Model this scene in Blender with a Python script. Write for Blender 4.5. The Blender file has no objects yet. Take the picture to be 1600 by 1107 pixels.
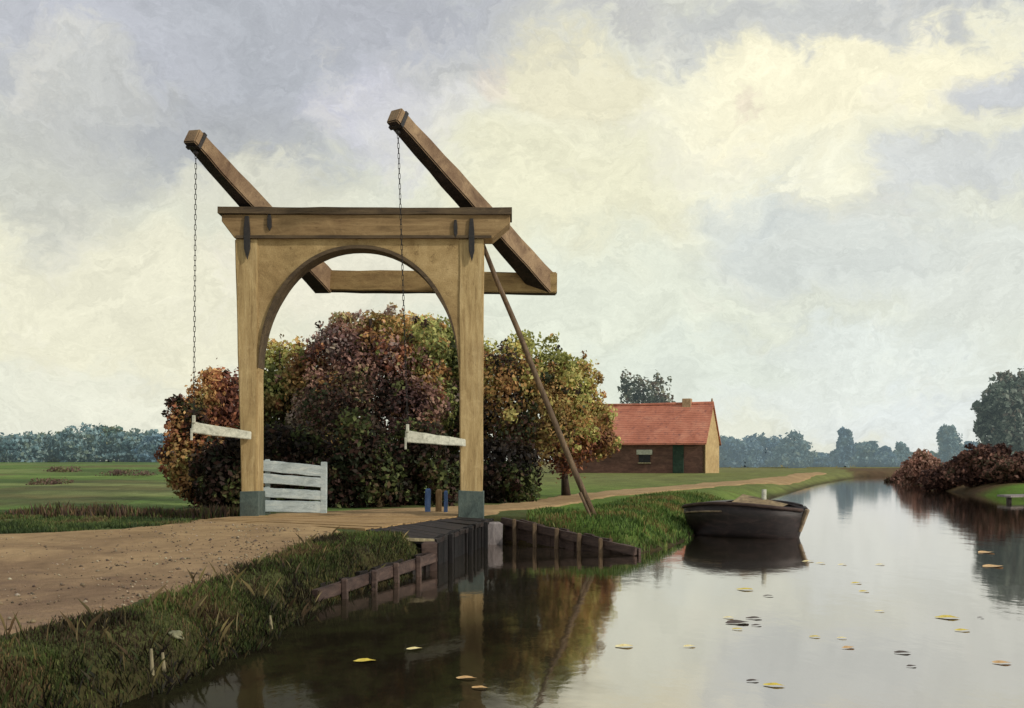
import bpy, bmesh, math, random
import numpy as np
from mathutils import Vector, Matrix

random.seed(7)
rng = np.random.default_rng(11)
scene = bpy.context.scene
COL = scene.collection

# ------------------------------------------------------------------ camera model
W_PX, H_PX, F_PX, HZ, EYE = 1600.0, 1107.0, 1750.0, 720.0, 1.45


def at(px, py, Y):
    """point at depth Y on the sight line through a picture position"""
    return Vector(((px - 800.0) / F_PX * Y, Y, EYE - (py - HZ) / F_PX * Y))


cam = bpy.data.cameras.new("camera")
cam.sensor_fit = 'HORIZONTAL'
cam.sensor_width = 36.0
cam.lens = 36.0 * F_PX / W_PX
cam.shift_y = (HZ - H_PX / 2) / W_PX
cam.clip_start, cam.clip_end = 0.1, 9000
cam_o = bpy.data.objects.new("camera", cam)
COL.objects.link(cam_o)
cam_o.location = (0, 0, EYE)
cam_o.rotation_euler = (math.radians(90), 0, 0)
scene.camera = cam_o


def srgb(r, g, b):
    def f(c):
        c /= 255.0
        return c / 12.92 if c <= 0.04045 else ((c + 0.055) / 1.055) ** 2.4
    return (f(r), f(g), f(b))


# ------------------------------------------------------------------ numpy noise
def _hash(ix, iy, s):
    h = (ix.astype(np.int64) * 374761393 + iy.astype(np.int64) * 668265263 + s * 1442695041) & 0x7fffffff
    h = ((h ^ (h >> 13)) * 1274126177) & 0x7fffffff
    return ((h ^ (h >> 16)) & 0xffff) / 65535.0


def vnoise(x, y, s=0):
    x = np.asarray(x, float); y = np.asarray(y, float)
    ix, iy = np.floor(x), np.floor(y)
    fx, fy = x - ix, y - iy
    fx = fx * fx * (3 - 2 * fx); fy = fy * fy * (3 - 2 * fy)
    a, b = _hash(ix, iy, s), _hash(ix + 1, iy, s)
    c, d = _hash(ix, iy + 1, s), _hash(ix + 1, iy + 1, s)
    return (a * (1 - fx) + b * fx) * (1 - fy) + (c * (1 - fx) + d * fx) * fy


def fbm(x, y, s=0, o=4):
    v, a, t = 0, 0.5, 0
    for k in range(o):
        v = v + a * vnoise(x * 2 ** k, y * 2 ** k, s + k * 17); t += a; a *= .5
    return v / t


def sstep(a, b, x):
    t = np.clip((np.asarray(x, float) - a) / (b - a), 0, 1)
    return t * t * (3 - 2 * t)


# ------------------------------------------------------------------ object helpers
def tag(o, label=None, cat=None, group=None, kind=None):
    if label: o["label"] = label
    if cat: o["category"] = cat
    if group: o["group"] = group
    if kind: o["kind"] = kind
    return o


def empty(name, loc, label, cat, group=None):
    o = bpy.data.objects.new(name, None)
    COL.objects.link(o)
    o.location = loc
    o.empty_display_size = .2
    return tag(o, label, cat, group)


def root_loc(o):
    v = Vector((0, 0, 0))
    while o:
        v += o.location
        o = o.parent
    return v


def link_mesh(name, me, mat, parent=None, smooth=False):
    """mesh given in world coordinates; re-based on its parent"""
    if parent is not None:
        me.transform(Matrix.Translation(-root_loc(parent)))
    o = bpy.data.objects.new(name, me)
    COL.objects.link(o)
    if mat: me.materials.append(mat)
    if parent is not None: o.parent = parent
    if smooth:
        me.polygons.foreach_set("use_smooth", [True] * len(me.polygons))
    return o


def bm_obj(name, bm, mat, parent=None, smooth=False, bevel=0):
    if bevel:
        bmesh.ops.bevel(bm, geom=list(bm.edges), offset=bevel, segments=1, affect='EDGES', clamp_overlap=True)
    bmesh.ops.recalc_face_normals(bm, faces=bm.faces)
    me = bpy.data.meshes.new(name)
    bm.to_mesh(me); bm.free()
    return link_mesh(name, me, mat, parent, smooth)


def rebase(o, loc):
    """give a one-mesh thing its origin at loc"""
    o.data.transform(Matrix.Translation(-Vector(loc)))
    o.location = loc
    return o


def arr_mesh(name, verts, quads, col=None):
    """fast mesh from arrays; quads (n,4) or (n,3); col one rgb per vertex"""
    me = bpy.data.meshes.new(name)
    k = quads.shape[1]
    me.vertices.add(len(verts)); me.loops.add(quads.size); me.polygons.add(len(quads))
    me.vertices.foreach_set("co", np.asarray(verts, np.float32).ravel())
    me.loops.foreach_set("vertex_index", np.asarray(quads, np.int32).ravel())
    me.polygons.foreach_set("loop_start", np.arange(0, quads.size, k, dtype=np.int32))
    me.update(calc_edges=True)
    if col is not None:
        a = me.color_attributes.new("Col", 'FLOAT_COLOR', 'POINT')
        c = np.ones((len(verts), 4), np.float32); c[:, :3] = col
        a.data.foreach_set("color", c.ravel())
    return me


# ---- beam between two points, several segments so it looks hewn
def add_beam(bm, p0, p1, w0, h0, w1=None, h1=None, side=None, seg=1, jit=0.0):
    p0, p1 = Vector(p0), Vector(p1)
    w1 = w0 if w1 is None else w1
    h1 = h0 if h1 is None else h1
    d = (p1 - p0).normalized()
    s = Vector(side) if side is not None else d.cross(Vector((0, 0, 1)))
    if s.length < 1e-4: s = Vector((1, 0, 0))
    s = (s - d * s.dot(d)).normalized()
    u = s.cross(d).normalized()
    rings = []
    for i in range(seg + 1):
        t = i / seg
        c = p0.lerp(p1, t)
        w, h = (w0 + (w1 - w0) * t) / 2, (h0 + (h1 - h0) * t) / 2
        j = lambda: random.uniform(-jit, jit) if jit else 0
        rings.append([bm.verts.new(c + s * (a * w + j()) + u * (b * h + j())) for a, b in ((-1, -1), (1, -1), (1, 1), (-1, 1))])
    for a, b in zip(rings, rings[1:]):
        for k in range(4):
            bm.faces.new((a[k], a[(k + 1) % 4], b[(k + 1) % 4], b[k]))
    bm.faces.new(rings[0][::-1]); bm.faces.new(rings[-1])


def beam(name, p0, p1, w0, h0, mat, parent=None, w1=None, h1=None, side=None, seg=1, jit=0.0, bevel=0.012):
    bm = bmesh.new()
    add_beam(bm, p0, p1, w0, h0, w1, h1, side, seg, jit)
    if bevel and seg > 1:
        bmesh.ops.recalc_face_normals(bm, faces=bm.faces)
        ed = [e for e in bm.edges if len(e.link_faces) == 2 and e.calc_face_angle(0) > .6]
        bmesh.ops.bevel(bm, geom=ed, offset=bevel, segments=2, affect='EDGES', clamp_overlap=True)
        bevel = 0
    return bm_obj(name, bm, mat, parent, bevel=bevel)


def add_prism(bm, poly, y0, y1):
    """polygon of (x,z) extruded along y"""
    a = [bm.verts.new((x, y0, z)) for x, z in poly]
    b = [bm.verts.new((x, y1, z)) for x, z in poly]
    n = len(poly)
    bm.faces.new(a); bm.faces.new(b[::-1])
    for i in range(n):
        bm.faces.new((a[i], b[i], b[(i + 1) % n], a[(i + 1) % n]))


def add_tube(bm, pts, rad, n=8, cap=True):
    pts = [Vector(p) for p in pts]
    rings = []
    for i, p in enumerate(pts):
        d = (pts[min(i + 1, len(pts) - 1)] - pts[max(i - 1, 0)]).normalized()
        s = d.cross(Vector((0, 1, 0.13))).normalized()
        u = s.cross(d)
        r = rad[i] if hasattr(rad, '__len__') else rad
        rings.append([bm.verts.new(p + s * math.cos(2 * math.pi * k / n) * r + u * math.sin(2 * math.pi * k / n) * r) for k in range(n)])
    for a, b in zip(rings, rings[1:]):
        for k in range(n):
            bm.faces.new((a[k], a[(k + 1) % n], b[(k + 1) % n], b[k]))
    if cap:
        bm.faces.new(rings[0][::-1]); bm.faces.new(rings[-1])


# ------------------------------------------------------------------ materials
class NT:
    def __init__(self, tree):
        self.t = tree; self.n = tree.nodes; self.l = tree.links

    def node(self, typ, **kw):
        n = self.n.new(typ)
        for k, v in kw.items():
            if k == 'inp':
                for kk, vv in v.items():
                    if hasattr(vv, 'is_output') or isinstance(vv, bpy.types.NodeSocket):
                        self.l.new(vv, n.inputs[kk])
                    else:
                        n.inputs[kk].default_value = vv
            else:
                setattr(n, k, v)
        return n

    def math(self, op, a, b=0.0, clamp=False):
        n = self.node('ShaderNodeMath', operation=op, use_clamp=clamp)
        for i, v in enumerate((a, b)):
            if isinstance(v, bpy.types.NodeSocket): self.l.new(v, n.inputs[i])
            else: n.inputs[i].default_value = v
        return n.outputs[0]

    def mix(self, fac, a, b, blend='MIX'):
        n = self.node('ShaderNodeMix', data_type='RGBA', blend_type=blend)
        for i, v in ((0, fac), (6, a), (7, b)):
            if isinstance(v, bpy.types.NodeSocket): self.l.new(v, n.inputs[i])
            elif i == 0: n.inputs[0].default_value = v
            else: n.inputs[i].default_value = (v[0], v[1], v[2], 1)
        return n.outputs[2]

    def noise(self, vec, scale, detail=4, rough=.55, dist=0.0, out=0):
        n = self.node('ShaderNodeTexNoise', inp={'Scale': scale, 'Detail': detail, 'Roughness': rough, 'Distortion': dist})
        if vec is not None: self.l.new(vec, n.inputs['Vector'])
        return n.outputs[out]

    def vary(self, col, fac, lo, hi):
        m = self.math('ADD', self.math('MULTIPLY', self.ramp(fac, [(.3, 0.0), (.7, 1.0)]), hi - lo), lo)
        n = self.node('ShaderNodeVectorMath', operation='SCALE')
        self.l.new(col, n.inputs[0]); self.l.new(m, n.inputs['Scale'])
        return n.outputs[0]

    def ramp(self, fac, stops):
        n = self.node('ShaderNodeValToRGB')
        e = n.color_ramp.elements
        while len(e) < len(stops): e.new(.5)
        for el, (p, c) in zip(e, stops):
            el.position = p
            el.color = (c[0], c[1], c[2], 1) if hasattr(c, '__len__') else (c, c, c, 1)
        self.l.new(fac, n.inputs[0])
        return n.outputs[0]

    def mapping(self, vec, scale=(1, 1, 1), rot=(0, 0, 0), loc=(0, 0, 0)):
        n = self.node('ShaderNodeMapping', inp={'Scale': scale, 'Rotation': rot, 'Location': loc})
        self.l.new(vec, n.inputs['Vector'])
        return n.outputs[0]


def new_mat(name):
    m = bpy.data.materials.new(name)
    m.use_nodes = True
    nt = NT(m.node_tree)
    nt.n.clear()
    out = nt.node('ShaderNodeOutputMaterial')
    bs = nt.node('ShaderNodeBsdfPrincipled')
    nt.l.new(bs.outputs[0], out.inputs[0])
    return m, nt, bs, out


def paint_mat(name, stops, scale=3.0, stretch=(1, 1, 1), rot=(0, 0, 0), rough=.7, bump=.3, dirt=.35, dirt_col=(.03, .025, .02), spec=.25, fine=40):
    """weathered, brush-streaked surface: colour ramp over stretched noise, dirt blotches and a bump"""
    m, nt, bs, out = new_mat(name)
    co = nt.node('ShaderNodeTexCoord').outputs['Object']
    st = nt.mapping(co, stretch, rot)
    n1 = nt.noise(st, scale, 6, .65, .6)
    col = nt.ramp(n1, stops)
    n2 = nt.noise(co, scale * .45, 5, .6, .4)
    d = nt.ramp(n2, [(.48, 0.0), (.72, 1.0)])
    col = nt.mix(nt.math('MULTIPLY', d, dirt), col, dirt_col)
    n3 = nt.noise(st, fine, 4, .7, .3)
    col = nt.vary(col, n3, .8, 1.18)
    n5 = nt.noise(st, scale * 3.5, 8, .75, .9)
    col = nt.mix(nt.ramp(n5, [(.57, 0.0), (.66, .6)]), col, [c * .6 for c in dirt_col])
    n6 = nt.noise(co, scale * 1.7, 5, .7, .6)
    col = nt.mix(nt.ramp(n6, [(.55, 0.0), (.7, .35)]), col, [min(1, c * 1.25) for c in stops[-1][1]])
    nt.l.new(col, bs.inputs['Base Color'])
    bs.inputs['Roughness'].default_value = rough
    bs.inputs['Specular IOR Level'].default_value = spec
    b = nt.node('ShaderNodeBump', inp={'Strength': bump, 'Distance': .02, 'Height': nt.math('ADD', n3, n1)})
    nt.l.new(b.outputs[0], bs.inputs['Normal'])
    return m


def rs(lo, mid, hi):
    return [(.28, srgb(*lo)), (.5, srgb(*mid)), (.74, srgb(*hi))]


M = {}
M['post'] = paint_mat('tan_painted_timber', rs((134, 112, 76), (172, 148, 104), (194, 172, 128)), 2.2, (5, 5, .5), dirt=.35, dirt_col=srgb(104, 76, 50), spec=.15)
M['lintel'] = paint_mat('brown_painted_timber', rs((104, 84, 58), (138, 114, 80), (162, 138, 100)), 2.0, (.5, 5, 5), dirt=.4, dirt_col=srgb(92, 66, 44), spec=.15)
M['arch'] = paint_mat('tan_boarded_arch', rs((126, 104, 70), (160, 136, 94), (184, 160, 116)), 1.8, (1, 3, 1), dirt=.4, dirt_col=srgb(108, 80, 50), spec=.15)
M['cap'] = paint_mat('dark_weathered_cap', rs((56, 46, 36), (82, 68, 50), (104, 88, 64)), 3, (.5, 5, 5), dirt=.3)
M['beam'] = paint_mat('reddish_brown_beam', rs((92, 72, 56), (128, 106, 82), (154, 130, 100)), 2.0, (1.2, 1.2, 1.2), dirt=.4, dirt_col=srgb(80, 54, 42), spec=.15)
M['counter'] = paint_mat('olive_tan_beam', rs((120, 100, 66), (154, 130, 88), (176, 152, 106)), 2.0, (.6, 4, 4), dirt=.4, dirt_col=srgb(100, 66, 46), spec=.15)
M['iron'] = paint_mat('black_iron', rs((18, 17, 18), (30, 28, 28), (52, 46, 42)), 12, rough=.5, bump=.25, dirt=.3, dirt_col=srgb(60, 40, 30), spec=.4)
M['shoe'] = paint_mat('blue_grey_shoe', rs((52, 62, 60), (74, 86, 82), (96, 106, 98)), 5, (1, 1, .6), rough=.6, dirt=.4, dirt_col=srgb(50, 46, 38))
M['white'] = paint_mat('greyed_white_paint', rs((134, 134, 120), (178, 178, 162), (206, 204, 186)), 3, (.8, 4, 4), dirt=.5, dirt_col=srgb(112, 108, 90), spec=.2)
M['gate'] = paint_mat('grey_white_gate_paint', rs((142, 152, 152), (178, 188, 188), (206, 210, 202)), 2.5, (.7, 4, 4), dirt=.45, dirt_col=srgb(128, 134, 128), spec=.2)
M['pole'] = paint_mat('grey_brown_pole', rs((58, 46, 36), (92, 75, 57), (132, 110, 83)), 4, (3, 3, .4), dirt=.5, dirt_col=srgb(50, 38, 32))
M['dark_wood'] = paint_mat('wet_timber_and_beam_shade', rs((20, 17, 16), (36, 29, 27), (62, 49, 44)), 3, (1.5, 1.5, 4), rough=.55, dirt=.5, dirt_col=srgb(24, 22, 18))
M['opening_dark'] = paint_mat('opening_dark_boards', rs((9, 8, 8), (17, 14, 14), (32, 26, 25)), 3, (1.5, 1.5, 3), rough=.7, dirt=.5, dirt_col=srgb(16, 15, 14))
M['brown_wood'] = paint_mat('weathered_brown_timber', rs((46, 36, 33), (72, 57, 51), (98, 80, 70)), 3, (1.2, 1.2, 5), dirt=.55, dirt_col=srgb(38, 30, 28))
M['grey_wood'] = paint_mat('grey_pile_timber', rs((92, 86, 86), (128, 120, 118), (154, 146, 142)), 4, (3, 3, .5), dirt=.4, dirt_col=srgb(70, 60, 56))
M['deck'] = paint_mat('dusty_deck_timber', rs((124, 98, 66), (160, 130, 88), (184, 154, 108)), 2.5, (.6, 4, 1), dirt=.4, dirt_col=srgb(96, 74, 52))
M['tar'] = paint_mat('tarred_hull', rs((22, 17, 17), (36, 28, 27), (62, 48, 45)), 3, (1, 1, 4), rough=.45, dirt=.5, dirt_col=srgb(16, 12, 12), spec=.35)
M['hull_rail'] = paint_mat('worn_gunwale_wood', rs((82, 70, 58), (124, 108, 88), (160, 142, 112)), 5, (2, 2, 2), dirt=.4)
M['straw_wood'] = paint_mat('pale_boat_boards', rs((96, 82, 62), (132, 114, 86), (176, 156, 116)), 4, (2, 2, 2), dirt=.4, dirt_col=srgb(90, 70, 52))
M['blue'] = paint_mat('blue_painted_post', rs((36, 54, 84), (54, 76, 112), (82, 100, 132)), 6, (3, 3, .6), dirt=.3)
M['tan_post'] = paint_mat('tan_stake_wood', rs((104, 80, 56), (140, 112, 78), (170, 142, 104)), 6, (3, 3, .6), dirt=.3)
M['pale_stake'] = paint_mat('pale_stake_wood', rs((96, 88, 66), (134, 124, 96), (170, 160, 130)), 6, (3, 3, .6), dirt=.4, dirt_col=srgb(60, 56, 40))
M['stone'] = paint_mat('pale_stone', rs((92, 90, 66), (124, 122, 94), (150, 148, 120)), 6, dirt=.4)
M['trunk'] = paint_mat('bark', rs((34, 27, 22), (58, 45, 36), (86, 68, 54)), 5, (3, 3, .6), bump=.6, dirt=.3)
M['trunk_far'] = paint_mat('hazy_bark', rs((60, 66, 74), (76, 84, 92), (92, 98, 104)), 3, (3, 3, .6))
M['barn_wall'] = paint_mat('brown_brick_wall', rs((74, 52, 46), (98, 70, 60), (124, 92, 78)), 1.4, (1, 1, 3), dirt=.5, dirt_col=srgb(64, 50, 44))
M['gable'] = paint_mat('ochre_gable_wall', rs((156, 130, 92), (182, 156, 110), (200, 176, 130)), 1.2, (1, 1, 2), dirt=.3, dirt_col=srgb(150, 110, 64))
M['dark_green'] = paint_mat('dark_green_door', rs((26, 44, 36), (40, 60, 48), (56, 76, 60)), 3)
M['dark_hole'] = paint_mat('dark_window_glass', rs((20, 20, 24), (32, 32, 36), (48, 48, 52)), 3, rough=.3)
M['chim'] = paint_mat('sandy_chimney_brick', rs((140, 112, 88), (172, 144, 112), (196, 172, 138)), 3)
M['lily_green'] = paint_mat('green_leaf_pad', rs((64, 100, 30), (96, 140, 44), (130, 170, 64)), 3)
for nm, c in {'leaf_yellow': ((178, 150, 40), (214, 190, 70), (236, 220, 120)), 'leaf_cream': ((206, 180, 110), (238, 222, 160), (248, 240, 200)),
              'leaf_orange': ((170, 126, 74), (204, 164, 108), (226, 196, 146)), 'leaf_dark': ((48, 36, 34), (70, 54, 48), (96, 78, 66))}.items():
    M[nm] = paint_mat(nm, rs(*c), 8, dirt=.25, dirt_col=srgb(*c[0]), spec=.3, rough=.5)

# roof: tiles in courses, patches of darker tile
m, nt, bs, out = new_mat('red_roof_tiles')
co = nt.node('ShaderNodeTexCoord').outputs['Object']
n1 = nt.noise(co, .9, 6, .7, .5)
col = nt.ramp(n1, rs((148, 86, 64), (176, 108, 84), (194, 132, 106)))
n2 = nt.noise(nt.mapping(co, (1, 1, 1.5)), 3.0, 4, .7)
col = nt.mix(nt.ramp(n2, [(.55, 0.0), (.7, .7)]), col, srgb(104, 66, 64))
wv = nt.node('ShaderNodeTexWave', wave_type='BANDS', bands_direction='Z', inp={'Scale': 2.4, 'Distortion': 1.2, 'Detail': 2})
nt.l.new(co, wv.inputs['Vector'])
col = nt.vary(col, wv.outputs[0], .86, 1.1)
nt.l.new(col, bs.inputs['Base Color'])
bs.inputs['Roughness'].default_value = .8
b = nt.node('ShaderNodeBump', inp={'Strength': .5, 'Distance': .04, 'Height': wv.outputs[0]})
nt.l.new(b.outputs[0], bs.inputs['Normal'])
M['roof'] = m


def leaf_mat(name, var=.3, transl=.38, hue=0):
    m, nt, bs, out = new_mat(name)
    a = nt.node('ShaderNodeVertexColor', layer_name='Col').outputs[0]
    co = nt.node('ShaderNodeTexCoord').outputs['Object']
    n = nt.noise(co, 1.3, 4, .6)
    col = nt.vary(a, n, 1 - var, 1 + var)
    nt.l.new(col, bs.inputs['Base Color'])
    bs.inputs['Roughness'].default_value = .65
    bs.inputs['Specular IOR Level'].default_value = .2
    tr = nt.node('ShaderNodeBsdfTranslucent')
    nt.l.new(col, tr.inputs[0])
    mx = nt.node('ShaderNodeMixShader', inp={0: transl})
    nt.l.new(bs.outputs[0], mx.inputs[1]); nt.l.new(tr.outputs[0], mx.inputs[2])
    nt.l.new(mx.outputs[0], out.inputs[0])
    return m


M['leaf'] = leaf_mat('foliage')
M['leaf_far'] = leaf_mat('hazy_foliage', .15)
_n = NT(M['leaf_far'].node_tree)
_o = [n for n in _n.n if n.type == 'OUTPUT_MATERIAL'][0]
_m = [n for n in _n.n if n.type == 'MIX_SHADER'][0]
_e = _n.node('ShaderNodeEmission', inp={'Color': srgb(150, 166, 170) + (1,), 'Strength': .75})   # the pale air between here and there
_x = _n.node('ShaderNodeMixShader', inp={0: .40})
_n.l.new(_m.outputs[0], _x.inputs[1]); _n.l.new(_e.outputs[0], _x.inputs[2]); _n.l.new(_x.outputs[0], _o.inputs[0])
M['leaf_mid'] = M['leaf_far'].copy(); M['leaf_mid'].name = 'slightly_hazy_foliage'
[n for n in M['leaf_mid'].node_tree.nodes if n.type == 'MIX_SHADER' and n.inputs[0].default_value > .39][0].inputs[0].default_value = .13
M['grass'] = leaf_mat('grass_blades', .25, .2)

# ground
m, nt, bs, out = new_mat('meadow_and_bank')
a = nt.node('ShaderNodeVertexColor', layer_name='Col').outputs[0]
pos = nt.node('ShaderNodeNewGeometry').outputs['Position']
n1 = nt.noise(nt.mapping(pos, (1, .35, 1)), 1.2, 8, .7, .6)
col = nt.vary(a, n1, .68, 1.3)
n2 = nt.noise(pos, 14, 4, .7)
col = nt.vary(col, n2, .72, 1.25)
n3 = nt.noise(pos, .8, 5, .6, .8)
col = nt.mix(nt.ramp(n3, [(.56, 0.0), (.68, .45)]), col, srgb(92, 74, 44))
nt.l.new(col, bs.inputs['Base Color'])
bs.inputs['Roughness'].default_value = .9
bs.inputs['Specular IOR Level'].default_value = .1
b = nt.node('ShaderNodeBump', inp={'Strength': .6, 'Distance': .05, 'Height': nt.math('ADD', n2, n1)})
nt.l.new(b.outputs[0], bs.inputs['Normal'])
M['ground'] = m

# dirt road
m, nt, bs, out = new_mat('trodden_dirt')
pos = nt.node('ShaderNodeNewGeometry').outputs['Position']
n1 = nt.noise(nt.mapping(pos, (.8, .8, 1), (0, 0, .4)), .9, 8, .68, .8)
col = nt.ramp(n1, [(.25, srgb(88, 70, 60)), (.42, srgb(116, 94, 77)), (.56, srgb(138, 114, 90)), (.75, srgb(168, 141, 108))])
n2 = nt.noise(nt.mapping(pos, (1, .5, 1), (0, 0, .7)), 5, 6, .7, .5)
col = nt.vary(col, n2, .8, 1.18)
n4 = nt.noise(pos, 1.7, 5, .6, 1.0)
col = nt.mix(nt.ramp(n4, [(.56, 0.0), (.7, .5)]), col, srgb(104, 84, 80))
n3 = nt.noise(pos, 45, 3, .7)
col = nt.vary(col, n3, .82, 1.16)
sx_ = nt.node('ShaderNodeSeparateXYZ'); nt.l.new(pos, sx_.inputs[0])
nearb = nt.node('ShaderNodeMapRange', inp={1: 7.0, 2: 16.0, 3: 0.0, 4: .55}); nt.l.new(sx_.outputs[1], nearb.inputs[0])
col = nt.mix(nearb.outputs[0], col, nt.vary(nt.mix(n1, srgb(150, 122, 82), srgb(196, 168, 120)), n2, .8, 1.2))
wob = nt.math('ADD', nt.math('MULTIPLY', nt.math('SUBTRACT', n4, .5), .9), sx_.outputs[0])
for tx in (-3.5, -4.9):
    tr = nt.math('ABSOLUTE', nt.math('SUBTRACT', wob, tx))
    mr_ = nt.node('ShaderNodeMapRange', interpolation_type='SMOOTHSTEP', inp={1: .06, 2: .34, 3: .3, 4: 0.0}); nt.l.new(tr, mr_.inputs[0])
    col = nt.mix(nt.math('MULTIPLY', mr_.outputs[0], n2), col, srgb(86, 66, 54))
nt.l.new(col, bs.inputs['Base Color'])
bs.inputs['Roughness'].default_value = .95
bs.inputs['Specular IOR Level'].default_value = .1
b = nt.node('ShaderNodeBump', inp={'Strength': .7, 'Distance': .03, 'Height': nt.math('ADD', n2, n3)})
nt.l.new(b.outputs[0], bs.inputs['Normal'])
M['dirt'] = m

# water
m, nt, bs, out = new_mat('still_canal_water')
pos = nt.node('ShaderNodeNewGeometry').outputs['Position']
w1 = nt.noise(nt.mapping(pos, (1, .45, 1)), 2.2, 3, .5, .4)
w2 = nt.noise(nt.mapping(pos, (1, .5, 1)), 9, 3, .6, .3)
hgt = nt.math('ADD', w1, nt.math('MULTIPLY', w2, .25))
b = nt.node('ShaderNodeBump', inp={'Strength': .03, 'Distance': .1, 'Height': hgt})
gl = nt.node('ShaderNodeBsdfGlossy', inp={'Color': (.96, .91, .89, 1), 'Roughness': .05})
df = nt.node('ShaderNodeBsdfDiffuse', inp={'Color': srgb(62, 58, 38) + (1,)})
nt.l.new(b.outputs[0], gl.inputs['Normal'])
fr = nt.node('ShaderNodeFresnel', inp={'IOR': 1.7})
nt.l.new(b.outputs[0], fr.inputs['Normal'])
fac = nt.math('ADD', nt.math('MULTIPLY', fr.outputs[0], .42), .58, True)
# mirror cut and colour darkened along the near bank: painted dark reflection, weedy mottling
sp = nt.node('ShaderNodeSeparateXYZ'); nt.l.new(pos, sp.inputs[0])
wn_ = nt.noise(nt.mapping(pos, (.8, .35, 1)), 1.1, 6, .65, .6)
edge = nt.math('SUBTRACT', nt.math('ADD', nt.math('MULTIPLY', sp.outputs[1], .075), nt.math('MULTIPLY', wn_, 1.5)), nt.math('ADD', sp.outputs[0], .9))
dark_refl = nt.node('ShaderNodeMapRange', interpolation_type='SMOOTHSTEP', inp={1: -.25, 2: .75, 3: 0.0, 4: 1.0})
nt.l.new(edge, dark_refl.inputs[0])
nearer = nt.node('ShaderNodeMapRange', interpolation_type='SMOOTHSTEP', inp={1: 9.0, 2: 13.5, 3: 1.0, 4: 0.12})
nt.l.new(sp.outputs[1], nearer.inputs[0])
mk = nt.math('MULTIPLY', dark_refl.outputs[0], nearer.outputs[0])
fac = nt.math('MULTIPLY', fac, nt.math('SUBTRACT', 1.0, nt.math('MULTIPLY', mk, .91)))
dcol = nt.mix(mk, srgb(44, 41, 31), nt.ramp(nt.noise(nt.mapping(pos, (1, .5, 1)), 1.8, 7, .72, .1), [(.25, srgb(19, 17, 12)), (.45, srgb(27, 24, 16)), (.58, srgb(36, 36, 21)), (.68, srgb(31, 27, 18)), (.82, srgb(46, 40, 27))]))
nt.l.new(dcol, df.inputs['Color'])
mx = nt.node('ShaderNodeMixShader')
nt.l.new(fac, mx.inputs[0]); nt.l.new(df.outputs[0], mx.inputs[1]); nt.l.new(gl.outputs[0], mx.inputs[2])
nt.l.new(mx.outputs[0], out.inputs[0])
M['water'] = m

# ------------------------------------------------------------------ daylight
SUN = Vector((.80, -.42, .55)).normalized()
sun = bpy.data.lights.new("sun", 'SUN')
sun.energy = 2.6
sun.angle = math.radians(2.5)
sun.color = (1.0, .94, .84)
sun_o = bpy.data.objects.new("sun", sun)
COL.objects.link(sun_o)
sun_o.rotation_euler = SUN.to_track_quat('Z', 'Y').to_euler()

world = bpy.data.worlds.new("World")
scene.world = world
world.use_nodes = True
nt = NT(world.node_tree)
nt.n.clear()
out = nt.node('ShaderNodeOutputWorld')
bg = nt.node('ShaderNodeBackground', inp={'Strength': .1})
nt.l.new(bg.outputs[0], out.inputs[0])
sky = nt.node('ShaderNodeTexSky', sky_type='NISHITA', sun_disc=False)
sky.sun_elevation = math.asin(SUN.z)
sky.sun_rotation = math.atan2(SUN.x, SUN.y)
dirv = nt.node('ShaderNodeTexCoord').outputs['Generated']
sep = nt.node('ShaderNodeSeparateXYZ'); nt.l.new(dirv, sep.inputs[0])
az = nt.math('ARCTAN2', sep.outputs[0], sep.outputs[1])
el = nt.math('ARCSINE', sep.outputs[2])
# billows: the cloud fields are bent by noise before they are laid out over the sky
cb = nt.node('ShaderNodeCombineXYZ'); nt.l.new(az, cb.inputs[0]); nt.l.new(el, cb.inputs[1])
uv = cb.outputs[0]
wA = nt.noise(uv, 9, 5, .6, .4, out=1)
wB = nt.noise(nt.mapping(uv, (1, 1.6, 1), (0, 0, .5)), 42, 4, .65, 1.2, out=1)


def vadd(a, b_, s):
    m1 = nt.node('ShaderNodeVectorMath', operation='SUBTRACT'); nt.l.new(b_, m1.inputs[0]); m1.inputs[1].default_value = (.5, .5, .5)
    m2 = nt.node('ShaderNodeVectorMath', operation='SCALE'); nt.l.new(m1.outputs[0], m2.inputs[0]); m2.inputs['Scale'].default_value = s
    m3 = nt.node('ShaderNodeVectorMath', operation='ADD'); nt.l.new(a, m3.inputs[0]); nt.l.new(m2.outputs[0], m3.inputs[1])
    return m3.outputs[0]


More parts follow.
